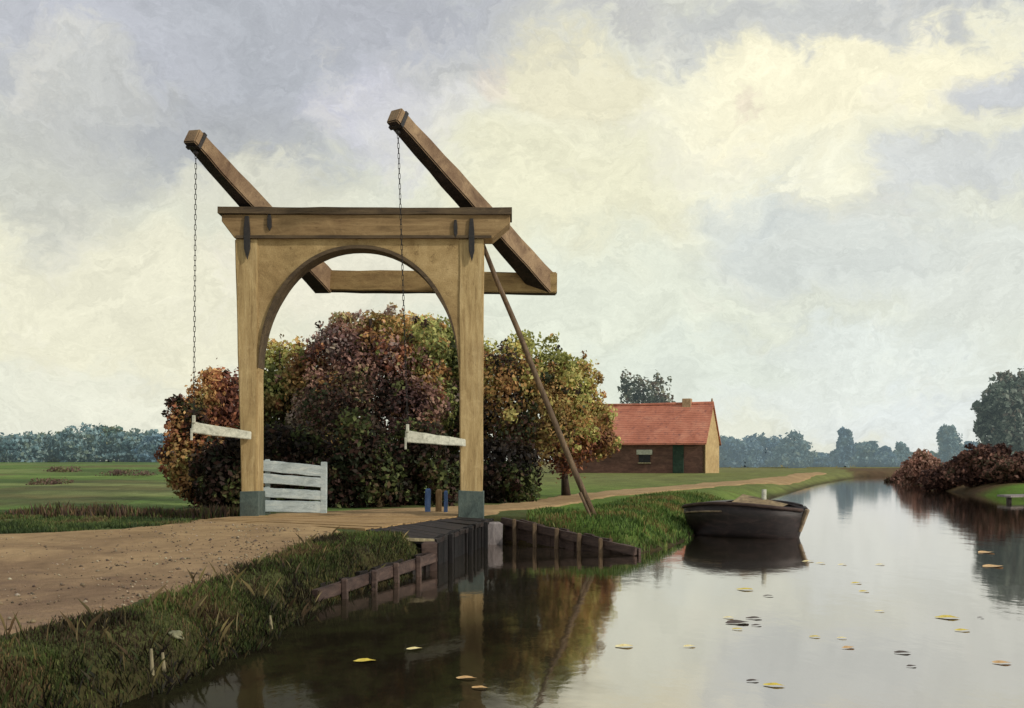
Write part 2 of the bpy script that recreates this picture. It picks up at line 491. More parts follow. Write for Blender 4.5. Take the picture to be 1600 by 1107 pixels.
uvw = vadd(vadd(uv, wA, .16), wB, .035)
col = nt.ramp(nt.math('ADD', nt.math('MULTIPLY', el, 1.4), .0), [(0.0, srgb(206, 208, 196)), (.12, srgb(206, 208, 190)), (.4, srgb(198, 200, 186)), (.8, srgb(176, 180, 184))])
CLOUDS = [  # azimuth/elevation given by where they stand in the view; radius; colour; strength
    (150, 480, 420, 190, (216, 212, 188), .9), (180, 640, 420, 90, (212, 212, 196), .8),
    (420, 60, 560, 210, (164, 167, 173), .95), (60, 60, 300, 140, (176, 178, 184), .8), (250, 200, 330, 110, (160, 162, 164), .75),
    (60, 260, 190, 120, (184, 184, 176), .7), (120, 120, 160, 60, (192, 192, 184), .55),
    (400, 290, 200, 60, (206, 204, 184), .7),
    (640, 170, 190, 90, (188, 188, 200), .75), (700, 40, 260, 90, (168, 170, 176), .75),
    (1130, 220, 600, 250, (222, 220, 198), .95), (880, 300, 260, 150, (216, 213, 184), .8), (1330, 130, 330, 110, (232, 226, 196), .85),
    (900, 120, 170, 70, (214, 208, 178), .7), (770, 110, 50, 50, (212, 198, 186), .4),
    (960, 490, 330, 180, (208, 212, 196), .8),
    (1290, 400, 230, 110, (194, 199, 196), .8), (1180, 330, 120, 60, (190, 196, 194), .6),
    (1500, 290, 170, 50, (184, 188, 192), .7), (1580, 140, 110, 50, (172, 177, 188), .75), (1560, 440, 240, 110, (202, 206, 200), .75),
    (1300, 590, 420, 90, (206, 212, 208), .8), (1500, 640, 260, 60, (204, 210, 210), .7),
    (1350, 10, 420, 55, (182, 184, 184), .85), (950, 0, 160, 40, (172, 172, 172), .7), (1180, 160, 40, 26, (208, 194, 178), .5),
    (540, 440, 200, 90, (216, 210, 190), .6), (1060, 580, 200, 60, (204, 210, 196), .6),
]
for px, py, rx, ry, c, s in CLOUDS:
    u0 = math.atan((px - 800) / F_PX); v0 = math.atan((HZ - py) / math.hypot(F_PX, px - 800))
    mp = nt.mapping(uvw, (F_PX / rx, F_PX / ry, 0), (0, 0, 0), (-u0 * F_PX / rx, -v0 * F_PX / ry, 0))
    ln = nt.node('ShaderNodeVectorMath', operation='LENGTH'); nt.l.new(mp, ln.inputs[0])
    mr = nt.node('ShaderNodeMapRange', interpolation_type='SMOOTHERSTEP', inp={1: 1.15, 2: .35, 3: 0.0, 4: s})
    nt.l.new(ln.outputs['Value'], mr.inputs[0])
    col = nt.mix(mr.outputs[0], col, srgb(*c))
# wisps and soft light and dark inside the cloud
st1 = nt.noise(nt.mapping(uvw, (1, 2.2, 1), (0, 0, -.35)), 16, 6, .62, 1.0)
col = nt.vary(col, st1, .9, 1.1)
st2 = nt.noise(nt.mapping(uvw, (1, 2.6, 1), (0, 0, .3)), 70, 5, .7, 1.4)
col = nt.vary(col, st2, .94, 1.06)
st3 = nt.noise(uvw, 11, 4, .6, .6)
col = nt.mix(nt.ramp(st3, [(.56, 0.0), (.7, .3)]), col, srgb(222, 218, 204))
gain = nt.node('ShaderNodeVectorMath', operation='SCALE'); nt.l.new(col, gain.inputs[0]); gain.inputs['Scale'].default_value = 12.9
fin = nt.mix(.93, sky.outputs[0], gain.outputs[0])
nt.l.new(fin, bg.inputs['Color'])

# ------------------------------------------------------------------ terrain
WATER = np.array([
    (-3.2, -8), (-3.0, 3), (-2.5, 5.7), (-2.18, 7.3), (-1.95, 9.2), (-1.90, 11.2), (-1.08, 14.9),
    (-2.4, 17.2), (-4.9, 18.75), (-9, 20.2), (-40, 22.4), (-40, 23.2), (-9, 21.2), (-4.95, 19.86), (-.3, 19.86),
    (.8, 18.5), (1.86, 17.1), (2.6, 18.6), (3.3, 20.6), (4.4, 25), (5.9, 31), (9.4, 41), (13.4, 52.5), (18, 66), (23, 79), (31, 99), (45, 108), (140, 125),
    (140, 110), (52, 100), (36, 94), (30.5, 85), (25, 70), (21, 56), (19.2, 47), (20, 41.5), (26, 38.5), (60, 34), (60, -8)])


def poly_sd(x, y, P):
    """signed distance to polygon, negative inside"""
    d = np.full(x.shape, 1e9); ins = np.zeros(x.shape, bool)
    n = len(P)
    for i in range(n):
        ax, ay = P[i]; bx, by = P[(i + 1) % n]
        ex, ey = bx - ax, by - ay
        t = np.clip(((x - ax) * ex + (y - ay) * ey) / (ex * ex + ey * ey), 0, 1)
        d = np.minimum(d, (x - ax - ex * t) ** 2 + (y - ay - ey * t) ** 2)
        c = ((ay > y) != (by > y))
        with np.errstate(divide='ignore', invalid='ignore'):
            c &= x < ex * (y - ay) / (ey if ey != 0 else 1e-12) + ax
        ins ^= c
    d = np.sqrt(d)
    return np.where(ins, -d, d)


def land(x, y):
    z = .35 + .10 * sstep(9, 15, y)
    z = z + .75 * sstep(28, 150, y) * sstep(-3, -25, x) + .12 * sstep(40, 75, y) * sstep(-3, 2, x)
    z = z - .12 * sstep(20, 23, y) * sstep(-5, -9, x) * (1 - sstep(23, 40, y))
    return z


def ground_z(x, y, sd=None):
    x = np.asarray(x, float); y = np.asarray(y, float)
    if sd is None: sd = poly_sd(x, y, WATER)
    far = sstep(25, 60, y)
    sd = sd + (fbm(x * 2.2, y * 2.2, 5) - .5) * (.22 * sstep(0, .05, np.abs(sd)) ) * (1 - far) * np.where((y > 14.7) & (y < 20.3) & (x < 1.9) & (x > -5), 0, 1)
    bw = .36 + .9 * sstep(.3, 2.5, x) + 1.2 * far + .3 * (1 - sstep(10, 12, y)) * (x < 0)
    t = np.clip(sd / bw, 0, 1)
    L = land(x, y)
    up = -.04 + (L + .04) * np.sin(t * math.pi / 2) ** .9
    dn = -.04 - .6 * np.clip(-sd / .6, 0, 1)
    z = np.where(sd > 0, up, dn)
    rough = sstep(.15, .8, sd)
    z = z + (fbm(x * .9, y * .9, 9) - .5) * .07 * rough + (fbm(x * .12, y * .12, 3) - .5) * .25 * far * rough
    return z


rows = np.concatenate([np.linspace(-8, 4, 14)[:-1], np.arange(4, 26, .1), 26 * 1.034 ** np.arange(0, 145)])
NC = 330
uu = np.linspace(-1, 1, NC)
uu = uu * (.55 + .45 * np.abs(uu))
hw = np.maximum(15, rows * .8)
GX = uu[None, :] * hw[:, None] + np.where(rows < 40, -.5, 0)[:, None]
GY = np.repeat(rows[:, None], NC, 1)
SD = poly_sd(GX, GY, WATER)
GZ = ground_z(GX, GY, SD)


def ground_col(x, y, sd):
    def C(*c): return np.array(srgb(*c))[None, :]
    x = x.ravel(); y = y.ravel(); sd = sd.ravel()
    k = fbm(x * .6, y * .25, 21)[:, None]
    k2 = fbm(x * .13, y * .05, 33)[:, None]
    meadow = C(76, 100, 46) * (1 - k) + C(112, 134, 68) * k
    ly = np.log(np.maximum(y, 3))
    k3 = fbm(x * .04 + 3, ly * 6, 71)[:, None]
    k4 = fbm(x * .05 + 8, ly * 9, 73)[:, None]
    meadow = meadow * (1 - .7 * sstep(.46, .62, k2)) + C(104, 90, 64) * .7 * sstep(.46, .62, k2)
    meadow = meadow * (1 - .6 * sstep(.44, .56, k3)) + C(54, 70, 42) * .6 * sstep(.44, .56, k3)
    meadow = meadow * (1 - .5 * sstep(.5, .64, k4)) + C(142, 152, 92) * .5 * sstep(.5, .64, k4)
    verge = C(62, 76, 42) * (1 - k) + C(98, 102, 60) * k
    c = np.where(((x < -3) & (y > 22))[:, None], meadow, verge)
    rb = (x > .3)[:, None]
    c = np.where(rb, C(66, 92, 38) * (1 - k) + C(104, 126, 54) * k, c)
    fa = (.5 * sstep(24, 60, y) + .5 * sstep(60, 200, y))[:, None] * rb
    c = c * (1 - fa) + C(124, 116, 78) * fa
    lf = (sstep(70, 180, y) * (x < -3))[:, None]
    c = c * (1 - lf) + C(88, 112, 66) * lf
    prom = ((x > 19) & (y > 36) & (y < 47))[:, None]
    dk = ((x > 17) & (y >= 47) & (y < 130) & (x > 17 + (y - 47) * .25))[:, None]
    c = np.where(prom, C(88, 118, 46) * (1 - k) + C(108, 130, 58) * k, c)
    c = np.where(dk, C(84, 62, 50) * (1 - k) + C(104, 92, 58) * k, c)
    bank = (1 - sstep(.0, .55, sd + .2 * (k[:, 0] - .5)))[:, None] * (1 - .6 * prom)
    c = c * (1 - bank) + C(52, 44, 28) * bank
    nb = ((x < -.5) & (y < 15.5))[:, None]
    c = np.where(nb & (sd < 1.6)[:, None], c * .5 + C(64, 62, 34) * .5, c)
    return np.clip(c, 0.005, 1)


verts = np.stack([GX.ravel(), GY.ravel(), GZ.ravel()], 1)
NR = len(rows)
ii = (np.arange(NR - 1)[:, None] * NC + np.arange(NC - 1)[None, :]).ravel()
quads = np.stack([ii, ii + 1, ii + NC + 1, ii + NC], 1)
g = link_mesh("ground", arr_mesh("ground", verts, quads, ground_col(GX, GY, SD)), M['ground'], smooth=True)
tag(g, kind="structure")

bm = bmesh.new()
vs = [bm.verts.new(p) for p in ((-160, -8, 0), (260, -8, 0), (260, 200, 0), (-160, 200, 0))]
bm.faces.new(vs)
tag(bm_obj("water", bm, M['water']), kind="structure")


def zt(x, y):
    return float(ground_z(np.array([x]), np.array([y]))[0])


# dirt road: rows across, ragged edges
def strip(name, ys, L, R, n, mat, lift=.016, rag=.18, seed=1, lump=.015):
    ys = np.asarray(ys)
    l = np.interp(ys, [p[0] for p in L], [p[1] for p in L]) + (fbm(ys * 1.6, ys * 0, seed, 4) - .5) * rag * 2 + (vnoise(ys * 7, ys * 0, seed + 3) - .5) * rag * .5
    r = np.interp(ys, [p[0] for p in R], [p[1] for p in R]) + (fbm(ys * 1.6, ys * 0 + 9, seed + 5, 4) - .5) * rag * 2 + (vnoise(ys * 7, ys * 0 + 5, seed + 8) - .5) * rag * .5
    t = np.linspace(0, 1, n)
    t = t * t * (3 - 2 * t) * .5 + t * .5
    X = l[:, None] + (r - l)[:, None] * t[None, :]
    Y = np.repeat(ys[:, None], n, 1)
    Z = ground_z(X, Y) + lift + lump * fbm(X * 2.5, Y * 2.5, seed + 40) * np.sin(np.pi * np.clip(t, 0, 1))[None, :] ** .3
    Z[:, 0] -= lift + .03; Z[:, -1] -= lift + .03
    i = (np.arange(len(ys) - 1)[:, None] * n + np.arange(n - 1)[None, :]).ravel()
    q = np.stack([i, i + 1, i + n + 1, i + n], 1)
    o = link_mesh(name, arr_mesh(name, np.stack([X.ravel(), Y.ravel(), Z.ravel()], 1), q), mat, smooth=True)
    return tag(o, kind="structure")


strip("dirt_road", np.concatenate([np.arange(-4, 4, .3), np.arange(4, 19.2, .06)]),
      [(-4, -16), (12.4, -16), (13.4, -11), (14.2, -8.6), (14.9, -6.9), (15.7, -5.75), (16.7, -5.35), (18.2, -5.25), (19.2, -5.2)],
      [(-4, -3.9), (3, -3.75), (5, -3.55), (6.9, -3.12), (8.2, -2.86), (9.7, -2.76), (11.5, -2.62), (13.3, -2.5), (15.2, -2.3), (16.4, -2.5), (17.6, -3.4), (18.2, -4.2), (18.7, -5.0), (19.2, -5.15)],
      70, M['dirt'])
strip("towpath", np.concatenate([np.arange(19.95, 32, .15), 32 * 1.02 ** np.arange(0, 50)]),
      [(19.95, -4.7), (21.5, -3.8), (23, -1.8), (24.6, -.35), (27.5, .6), (31, 1.25), (36, 3.2), (45, 6.6), (54, 11.1), (65, 15.6), (79, 20.6), (90, 25.2)],
      [(19.95, -.4), (21.5, -.2), (23, .4), (24.6, 1.0), (27.5, 1.9), (31, 2.7), (36, 5.0), (45, 8.9), (54, 13.0), (65, 16.9), (79, 21.6), (90, 26)],
      18, M['dirt'], lift=.03, rag=.22, seed=12)


# ------------------------------------------------------------------ foliage builders
def blades(name, pts, hgt, wid, cols, mat, lean=.5, label=None):
    n = len(pts)
    a = rng.uniform(0, 2 * np.pi, n)
    sx, sy = np.cos(a) * wid / 2, np.sin(a) * wid / 2
    b = rng.uniform(0, 2 * np.pi, n); l = rng.uniform(0, lean, n) * hgt
    bx, by = np.cos(b) * l, np.sin(b) * l
    V = np.zeros((n, 4, 3))
    V[:, 0] = pts + np.stack([-sx, -sy, -.02 + 0 * sx], 1)
    V[:, 1] = pts + np.stack([sx, sy, -.02 + 0 * sx], 1)
    V[:, 2] = pts + np.stack([sx * .75 + bx * .45, sy * .75 + by * .45, hgt * .6], 1)
    V[:, 3] = pts + np.stack([bx, by, hgt], 1)
    q = np.arange(n * 4).reshape(n, 4)
    c = np.repeat(cols, 4, 0).reshape(n, 4, 3).copy()
    c[:, :2] *= .6
    o = link_mesh(name, arr_mesh(name, V.reshape(-1, 3), q, c.reshape(-1, 3)), mat)
    return tag(o, label, None, None, "stuff")


def pick(cs, n, var=.18):
    cs = np.array([srgb(*c) for c in cs])
    c = cs[rng.integers(0, len(cs), n)]
    return np.clip(c * rng.uniform(1 - var, 1 + var, (n, 1)) * rng.uniform(.93, 1.07, (n, 3)), .003, 1)


def patchy(P, cs):
    cs = np.array([srgb(*c) for c in cs])
    f = (fbm(P[:, 0] * 1.3, P[:, 1] * .8, 91) - .25) / .5 + rng.normal(0, .16, len(P))
    c = cs[np.clip(f * len(cs), 0, len(cs) - 1).astype(int)]
    return np.clip(c * rng.uniform(.8, 1.2, (len(P), 1)), .003, 1)


def crown_mesh(name, lobes, n, size, palette, flat=.0, seed=0, shade=.55, fray=.12, kids=7, gain=1.0):
    """lobes: (x,y,z,rx,ry,rz,palette index offset); leaves scattered through the outer half of every lobe"""
    r = np.random.default_rng(abs(seed) + 3)
    src = lobes
    lobes = list(src)
    for l in src:
        for _ in range(kids):
            d = r.normal(size=3); d /= np.linalg.norm(d)
            f = r.uniform(.28, .5)
            q = r.uniform(.62, .98)
            lobes.append((l[0] + d[0] * l[3] * q, l[1] + d[1] * l[4] * q, l[2] + d[2] * l[5] * q, l[3] * f, l[4] * f, l[5] * f, int(l[6]) if r.random() < .6 else int(r.integers(0, len(palette)))) if len(l) > 6 else
                         (l[0] + d[0] * l[3] * q, l[1] + d[1] * l[4] * q, l[2] + d[2] * l[5] * q, l[3] * f, l[4] * f, l[5] * f, 0))
        for _ in range(kids + 2):          # small sprigs that break the outline
            d = r.normal(size=3); d /= np.linalg.norm(d)
            f = r.uniform(.1, .22)
            q = r.uniform(.95, 1.22)
            lobes.append((l[0] + d[0] * l[3] * q, l[1] + d[1] * l[4] * q, l[2] + d[2] * l[5] * q, l[3] * f, l[4] * f, l[5] * f, int(r.integers(0, len(palette)))))
    lob = np.array([l[:6] for l in lobes])
    vol = (lob[:, 3] * lob[:, 4] * lob[:, 5]) ** .67
    k = r.choice(len(lob), n, p=vol / vol.sum())
    d = r.normal(size=(n, 3)); d /= np.linalg.norm(d, axis=1)[:, None]
    rad = 1 - np.abs(r.normal(0, .28, n)); rad = np.clip(rad, .1, 1) + np.minimum(r.exponential(fray * .5, n), .3) * (r.random(n) < .3)
    # uneven surface: push in and out by noise
    rad *= .72 + .56 * fbm(d[:, 0] * 2.2 + k * 3.1, d[:, 2] * 2.2 + d[:, 1], seed, 3)
    c = lob[k, :3] + d * rad[:, None] * lob[k, 3:6]
    # leaf frame
    nrm = d + r.normal(0, .7, (n, 3)); nrm /= np.linalg.norm(nrm, axis=1)[:, None]
    t = np.cross(nrm, r.normal(size=(n, 3))); t /= np.linalg.norm(t, axis=1)[:, None]
    b = np.cross(nrm, t)
    s = size * r.uniform(.55, 1.5, n)[:, None]
    V = np.stack([c - t * s * .5, c - b * s * .3 + nrm * s * .08, c + t * s * .5, c + b * s * .3 + nrm * s * .08], 1)
    # colours: patch by lobe & noise, darker inside and below
    pal = [np.array([srgb(*q) for q in p]) for p in palette]
    pk = np.array([l[6] if len(l) > 6 else 0 for l in lobes])[k]
    patch = fbm(c[:, 0] * 1.1 + 7, c[:, 2] * 1.1 + c[:, 1] * .7, seed + 2, 3)
    colr = np.zeros((n, 3))
    for i, p in enumerate(pal):
        mk = pk == i
        idx = np.clip(((patch[mk] - .2) / .6 + r.normal(0, .22, mk.sum())) * len(p), 0, len(p) - 1).astype(int)
        colr[mk] = p[idx]
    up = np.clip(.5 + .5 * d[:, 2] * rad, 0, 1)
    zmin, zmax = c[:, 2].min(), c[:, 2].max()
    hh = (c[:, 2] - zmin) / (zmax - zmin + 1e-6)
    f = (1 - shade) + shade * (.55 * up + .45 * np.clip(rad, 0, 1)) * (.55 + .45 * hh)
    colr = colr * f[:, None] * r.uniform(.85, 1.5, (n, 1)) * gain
    colr = np.clip(colr, .004, 1)
    return arr_mesh(name, V.reshape(-1, 3), np.arange(n * 4).reshape(n, 4), np.repeat(colr, 4, 0))


def trunk_mesh(base, top, r0, lobes, seed=0, limbs=6):
    r = random.Random(seed)
    bm = bmesh.new()
    base, top = Vector(base), Vector(top)
    n = 7
    pts = []
    for i in range(n):
        t = i / (n - 1)
        p = base.lerp(top, t)
        p += Vector((r.uniform(-1, 1), r.uniform(-1, 1), 0)) * r0 * .9 * (t > 0) * (t < 1.1)
        pts.append(p)
    add_tube(bm, pts, [r0 * (1.35 if i == 0 else 1 - .75 * i / (n - 1)) for i in range(n)], 8)
    for i in range(limbs):
        l = lobes[i % len(lobes)]
        t = r.uniform(.3, .85)
        s = base.lerp(top, t)
        e = Vector((l[0], l[1], l[2])) + Vector((r.uniform(-.5, .5) * l[3], r.uniform(-.5, .5) * l[4], r.uniform(0, .6) * l[5]))
        mid = s.lerp(e, .5) + Vector((0, 0, r0))
        rr = r0 * (1 - .7 * t) * .6
        add_tube(bm, [s, mid, e], [rr, rr * .65, rr * .2], 6)
    return bm


def tree(name, label, cat, base, lobes, n, size, palette, group=None, r0=.14, seed=1, trunk_mat=None, shade=.45, limbs=6, top=None, fray=.12, gain=1.7, mat='leaf'):
    o = empty(name, base, label, cat, group)
    zt_ = max(l[2] + .3 * l[5] for l in lobes)
    cx = sum(l[0] for l in lobes) / len(lobes)
    tp = top or (base[0] * .6 + cx * .4, base[1], zt_)
    bm = trunk_mesh((base[0], base[1], base[2] - .1), tp, r0, lobes, seed, limbs)
    bm_obj("trunk", bm, trunk_mat or M['trunk'], o, smooth=True)
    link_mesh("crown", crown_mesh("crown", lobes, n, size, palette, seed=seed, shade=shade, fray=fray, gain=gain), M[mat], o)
    return o


def lob(px, py, Y, rpx, rpy, pal=0, dy=None):
    """a lobe given by where it shows at depth Y and how large"""
    p = at(px, py, Y)
    return (p.x, p.y, p.z, rpx / F_PX * Y, (dy if dy else rpx * .8 / F_PX * Y), rpy / F_PX * Y, pal)


def gbase(px, Y):
    x = (px - 800) / F_PX * Y
    return (x, Y, zt(x, Y))


# palettes (sRGB of leaf albedo)
RUST = [(80, 54, 48), (106, 68, 54), (130, 84, 62), (154, 112, 76), (170, 136, 92)]
PURP = [(84, 64, 62), (108, 80, 72), (130, 100, 88), (146, 120, 102), (126, 118, 82)]
DKGR = [(48, 52, 36), (64, 72, 44), (80, 88, 52), (98, 104, 62), (84, 70, 50)]
OLIV = [(84, 88, 54), (104, 110, 64), (126, 130, 76), (150, 148, 92), (132, 114, 74)]
YELG = [(112, 114, 64), (138, 138, 78), (160, 156, 96), (178, 166, 106), (160, 128, 84)]
ORNG = [(106, 78, 54), (134, 100, 64), (156, 124, 80), (134, 126, 76), (116, 96, 62)]
DARK = [(34, 29, 27), (44, 38, 31), (56, 46, 36), (68, 48, 42), (48, 54, 36)]

tree("broadleaf_tree", "rust brown bushy tree left of the bridge's left post, behind its handrail", "tree", gbase(345, 26),
     [lob(320, 690, 26, 58, 75, 0), lob(350, 640, 26, 45, 60, 0), lob(290, 660, 26, 32, 45, 0), lob(350, 740, 25.6, 62, 60, 1), lob(335, 605, 26.2, 34, 26, 0), lob(280, 720, 25.5, 26, 36, 2)],
     19000, .105, [RUST, DARK, ORNG], "autumn trees behind the bridge", .10, 3, fray=.22)
tree("broadleaf_tree", "dark green tree seen through the arch just right of the left post", "tree", gbase(440, 29),
     [lob(440, 600, 29, 52, 58, 0), lob(470, 650, 29, 60, 70, 1), lob(420, 660, 29, 55, 70, 1), lob(455, 560, 29.3, 30, 32, 2)],
     15000, .115, [OLIV, DKGR, YELG], "autumn trees behind the bridge", .13, 4)
tree("broadleaf_tree", "largest purple brown tree, framed in the middle of the bridge's arch", "tree", gbase(575, 28),
     [lob(590, 590, 28, 85, 75, 0), lob(530, 560, 28, 55, 55, 0), lob(560, 650, 27.6, 95, 80, 1), lob(600, 535, 28.3, 60, 48, 2), lob(510, 650, 27.7, 55, 75, 0), lob(640, 650, 27.5, 60, 70, 0), lob(550, 520, 28.2, 40, 30, 0), lob(480, 600, 28.2, 42, 60, 2), lob(650, 590, 28.2, 50, 60, 2), lob(610, 510, 28.4, 42, 26, 2), lob(660, 535, 27.9, 38, 36, 3), lob(525, 545, 27.9, 40, 34, 4), lob(610, 560, 27.6, 34, 26, 5), lob(690, 640, 27.8, 36, 40, 3)],
     38000, .105, [PURP, DARK, ORNG, OLIV, [(110, 96, 92), (132, 116, 108), (148, 134, 118), (120, 100, 92)], RUST], "autumn trees behind the bridge", .16, 5)
tree("broadleaf_tree", "olive green tree directly behind the bridge's right post, topping the rest", "tree", gbase(690, 30),
     [lob(670, 560, 30, 60, 60, 0), lob(640, 520, 30.3, 45, 34, 1), lob(720, 580, 30, 50, 60, 0), lob(700, 650, 29.6, 70, 70, 2), lob(690, 525, 30.4, 35, 30, 0)],
     21000, .115, [OLIV, YELG, DKGR], "autumn trees behind the bridge", .14, 6)
tree("broadleaf_tree", "orange tinged tree between the right post and the leaning brace pole", "tree", gbase(826, 28),
     [lob(800, 620, 28, 65, 75, 0), lob(830, 570, 28.2, 55, 45, 1), lob(780, 680, 27.8, 60, 60, 2), lob(845, 660, 28, 55, 60, 0), lob(860, 600, 28.2, 42, 46, 1), lob(765, 600, 28.4, 40, 60, 1), lob(885, 640, 28.2, 34, 50, 1)],
     22000, .105, [ORNG, YELG, DARK], "autumn trees behind the bridge", .11, 8)
tree("broadleaf_tree", "yellow green tree right of the brace pole, overlapping the red barn roof", "tree", gbase(885, 31),
     [lob(895, 630, 31, 48, 55, 0), lob(925, 655, 31, 34, 40, 1), lob(880, 690, 30.8, 55, 48, 2), lob(905, 590, 31.2, 30, 34, 0), lob(940, 690, 31, 26, 26, 1)],
     14000, .11, [YELG, ORNG, RUST], "autumn trees behind the bridge", .11, 9, fray=.2)
# dark undergrowth
for px, Y, rx, top, lb in ((470, 24.6, 62, 655, "dark shrub behind the white gate"),
                           (560, 24.2, 66, 650, "dark shrub in the middle of the archway, right of the white gate"),
                           (650, 24.8, 62, 655, "dark shrub behind the blue stakes by the right post"),
                           (775, 26.6, 62, 680, "dark shrub at the foot of the orange tinged tree"),
                           (352, 24.4, 40, 690, "dark low shrub left of the left post's foot")):
    b = gbase(px, Y)
    by = HZ + (EYE - b[2]) * F_PX / Y
    h = (by - top) / 2
    o = empty("shrub", b, lb, "shrub", "dark undergrowth behind the bridge")
    L = [lob(px, by - h * .95, Y, rx, h, 0), lob(px - rx * .5, by - h * .55, Y - .2, rx * .6, h * .6, 0), lob(px + rx * .5, by - h * .6, Y - .2, rx * .6, h * .62, 1)]
    bm = trunk_mesh((b[0], b[1], b[2] - .1), (b[0], b[1], b[2] + h / F_PX * Y), .05, L, int(px), 5)
    bm_obj("stem", bm, M['trunk'], o, smooth=True)
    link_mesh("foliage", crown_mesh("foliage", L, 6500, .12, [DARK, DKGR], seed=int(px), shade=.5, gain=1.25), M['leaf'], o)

# ------------------------------------------------------------------ distant trees
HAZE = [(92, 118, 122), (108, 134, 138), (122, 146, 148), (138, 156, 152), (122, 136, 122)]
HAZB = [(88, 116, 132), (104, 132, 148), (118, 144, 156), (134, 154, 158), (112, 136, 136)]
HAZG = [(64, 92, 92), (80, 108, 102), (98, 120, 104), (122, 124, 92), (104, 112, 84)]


def far_tree(px, w, top, Y, label, pal, shape, group, name="distant_tree", n=3000, mat='leaf_far'):
    b = gbase(px, Y)
    by = HZ + (EYE - b[2]) * F_PX / Y
    h = by - top
    r = random.Random(int(px * 7 + top))
    if shape == 'tall':
        L = [lob(px, by - h * .5, Y, w * .42, h * .48), lob(px + r.uniform(-.1, .1) * w, by - h * .72, Y, w * .36, h * .3), lob(px + r.uniform(-.2, .2) * w, by - h * .3, Y, w * .5, h * .3)]
    elif shape == 'cone':
        L = [lob(px, by - h * .25, Y, w * .55, h * .25), lob(px + r.uniform(-.1, .1) * w, by - h * .5, Y, w * .4, h * .26), lob(px, by - h * .75, Y, w * .22, h * .25)]
    else:
        L = [lob(px, by - h * .55, Y, w * .5, h * .42)] + [lob(px + r.uniform(-.45, .45) * w, by - h * r.uniform(.35, .8), Y, w * .3, h * .24) for _ in range(4)] + [lob(px, by - h * .2, Y, w * .55, h * .24)]
    return tree(name, label, "tree", b, L, n, 6.2 / F_PX * Y, [pal], group, .0012 * Y, int(px), M['trunk_far'], .22, 4, fray=.12, gain=1.15, mat=mat)


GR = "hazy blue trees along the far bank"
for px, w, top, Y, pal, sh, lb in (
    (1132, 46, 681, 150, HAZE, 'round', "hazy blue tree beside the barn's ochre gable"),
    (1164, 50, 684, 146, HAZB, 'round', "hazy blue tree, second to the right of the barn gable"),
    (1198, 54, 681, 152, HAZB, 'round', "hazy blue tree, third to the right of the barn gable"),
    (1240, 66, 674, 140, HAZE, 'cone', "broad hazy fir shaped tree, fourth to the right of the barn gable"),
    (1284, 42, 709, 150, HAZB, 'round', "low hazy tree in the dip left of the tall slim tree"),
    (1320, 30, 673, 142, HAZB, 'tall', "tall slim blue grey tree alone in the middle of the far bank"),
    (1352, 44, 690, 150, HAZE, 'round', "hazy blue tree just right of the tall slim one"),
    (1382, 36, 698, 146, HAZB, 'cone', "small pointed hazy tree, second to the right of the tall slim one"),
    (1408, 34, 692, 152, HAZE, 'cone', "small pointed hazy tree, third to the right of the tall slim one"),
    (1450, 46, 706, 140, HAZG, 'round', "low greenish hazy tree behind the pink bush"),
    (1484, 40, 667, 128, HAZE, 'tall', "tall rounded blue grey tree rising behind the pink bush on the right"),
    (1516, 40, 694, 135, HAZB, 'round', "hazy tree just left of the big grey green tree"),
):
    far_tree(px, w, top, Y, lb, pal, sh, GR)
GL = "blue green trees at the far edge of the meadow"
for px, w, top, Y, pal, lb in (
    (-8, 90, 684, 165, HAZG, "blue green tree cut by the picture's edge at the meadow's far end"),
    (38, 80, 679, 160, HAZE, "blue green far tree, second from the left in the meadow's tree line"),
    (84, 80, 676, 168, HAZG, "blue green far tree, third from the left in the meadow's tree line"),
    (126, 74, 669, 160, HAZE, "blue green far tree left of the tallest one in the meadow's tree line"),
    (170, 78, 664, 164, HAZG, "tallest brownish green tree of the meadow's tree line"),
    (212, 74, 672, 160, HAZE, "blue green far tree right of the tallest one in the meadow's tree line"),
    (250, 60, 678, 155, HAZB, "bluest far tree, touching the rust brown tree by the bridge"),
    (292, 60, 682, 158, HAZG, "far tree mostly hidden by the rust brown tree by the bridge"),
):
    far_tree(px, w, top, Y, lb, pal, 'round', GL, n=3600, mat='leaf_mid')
far_tree(1008, 62, 583, 98, "grey green tree rising behind the barn's red roof", [(70, 78, 66), (92, 98, 82), (112, 116, 98), (128, 128, 106), (104, 88, 70)], 'round', None, "broadleaf_tree", 5000, mat="leaf_mid")

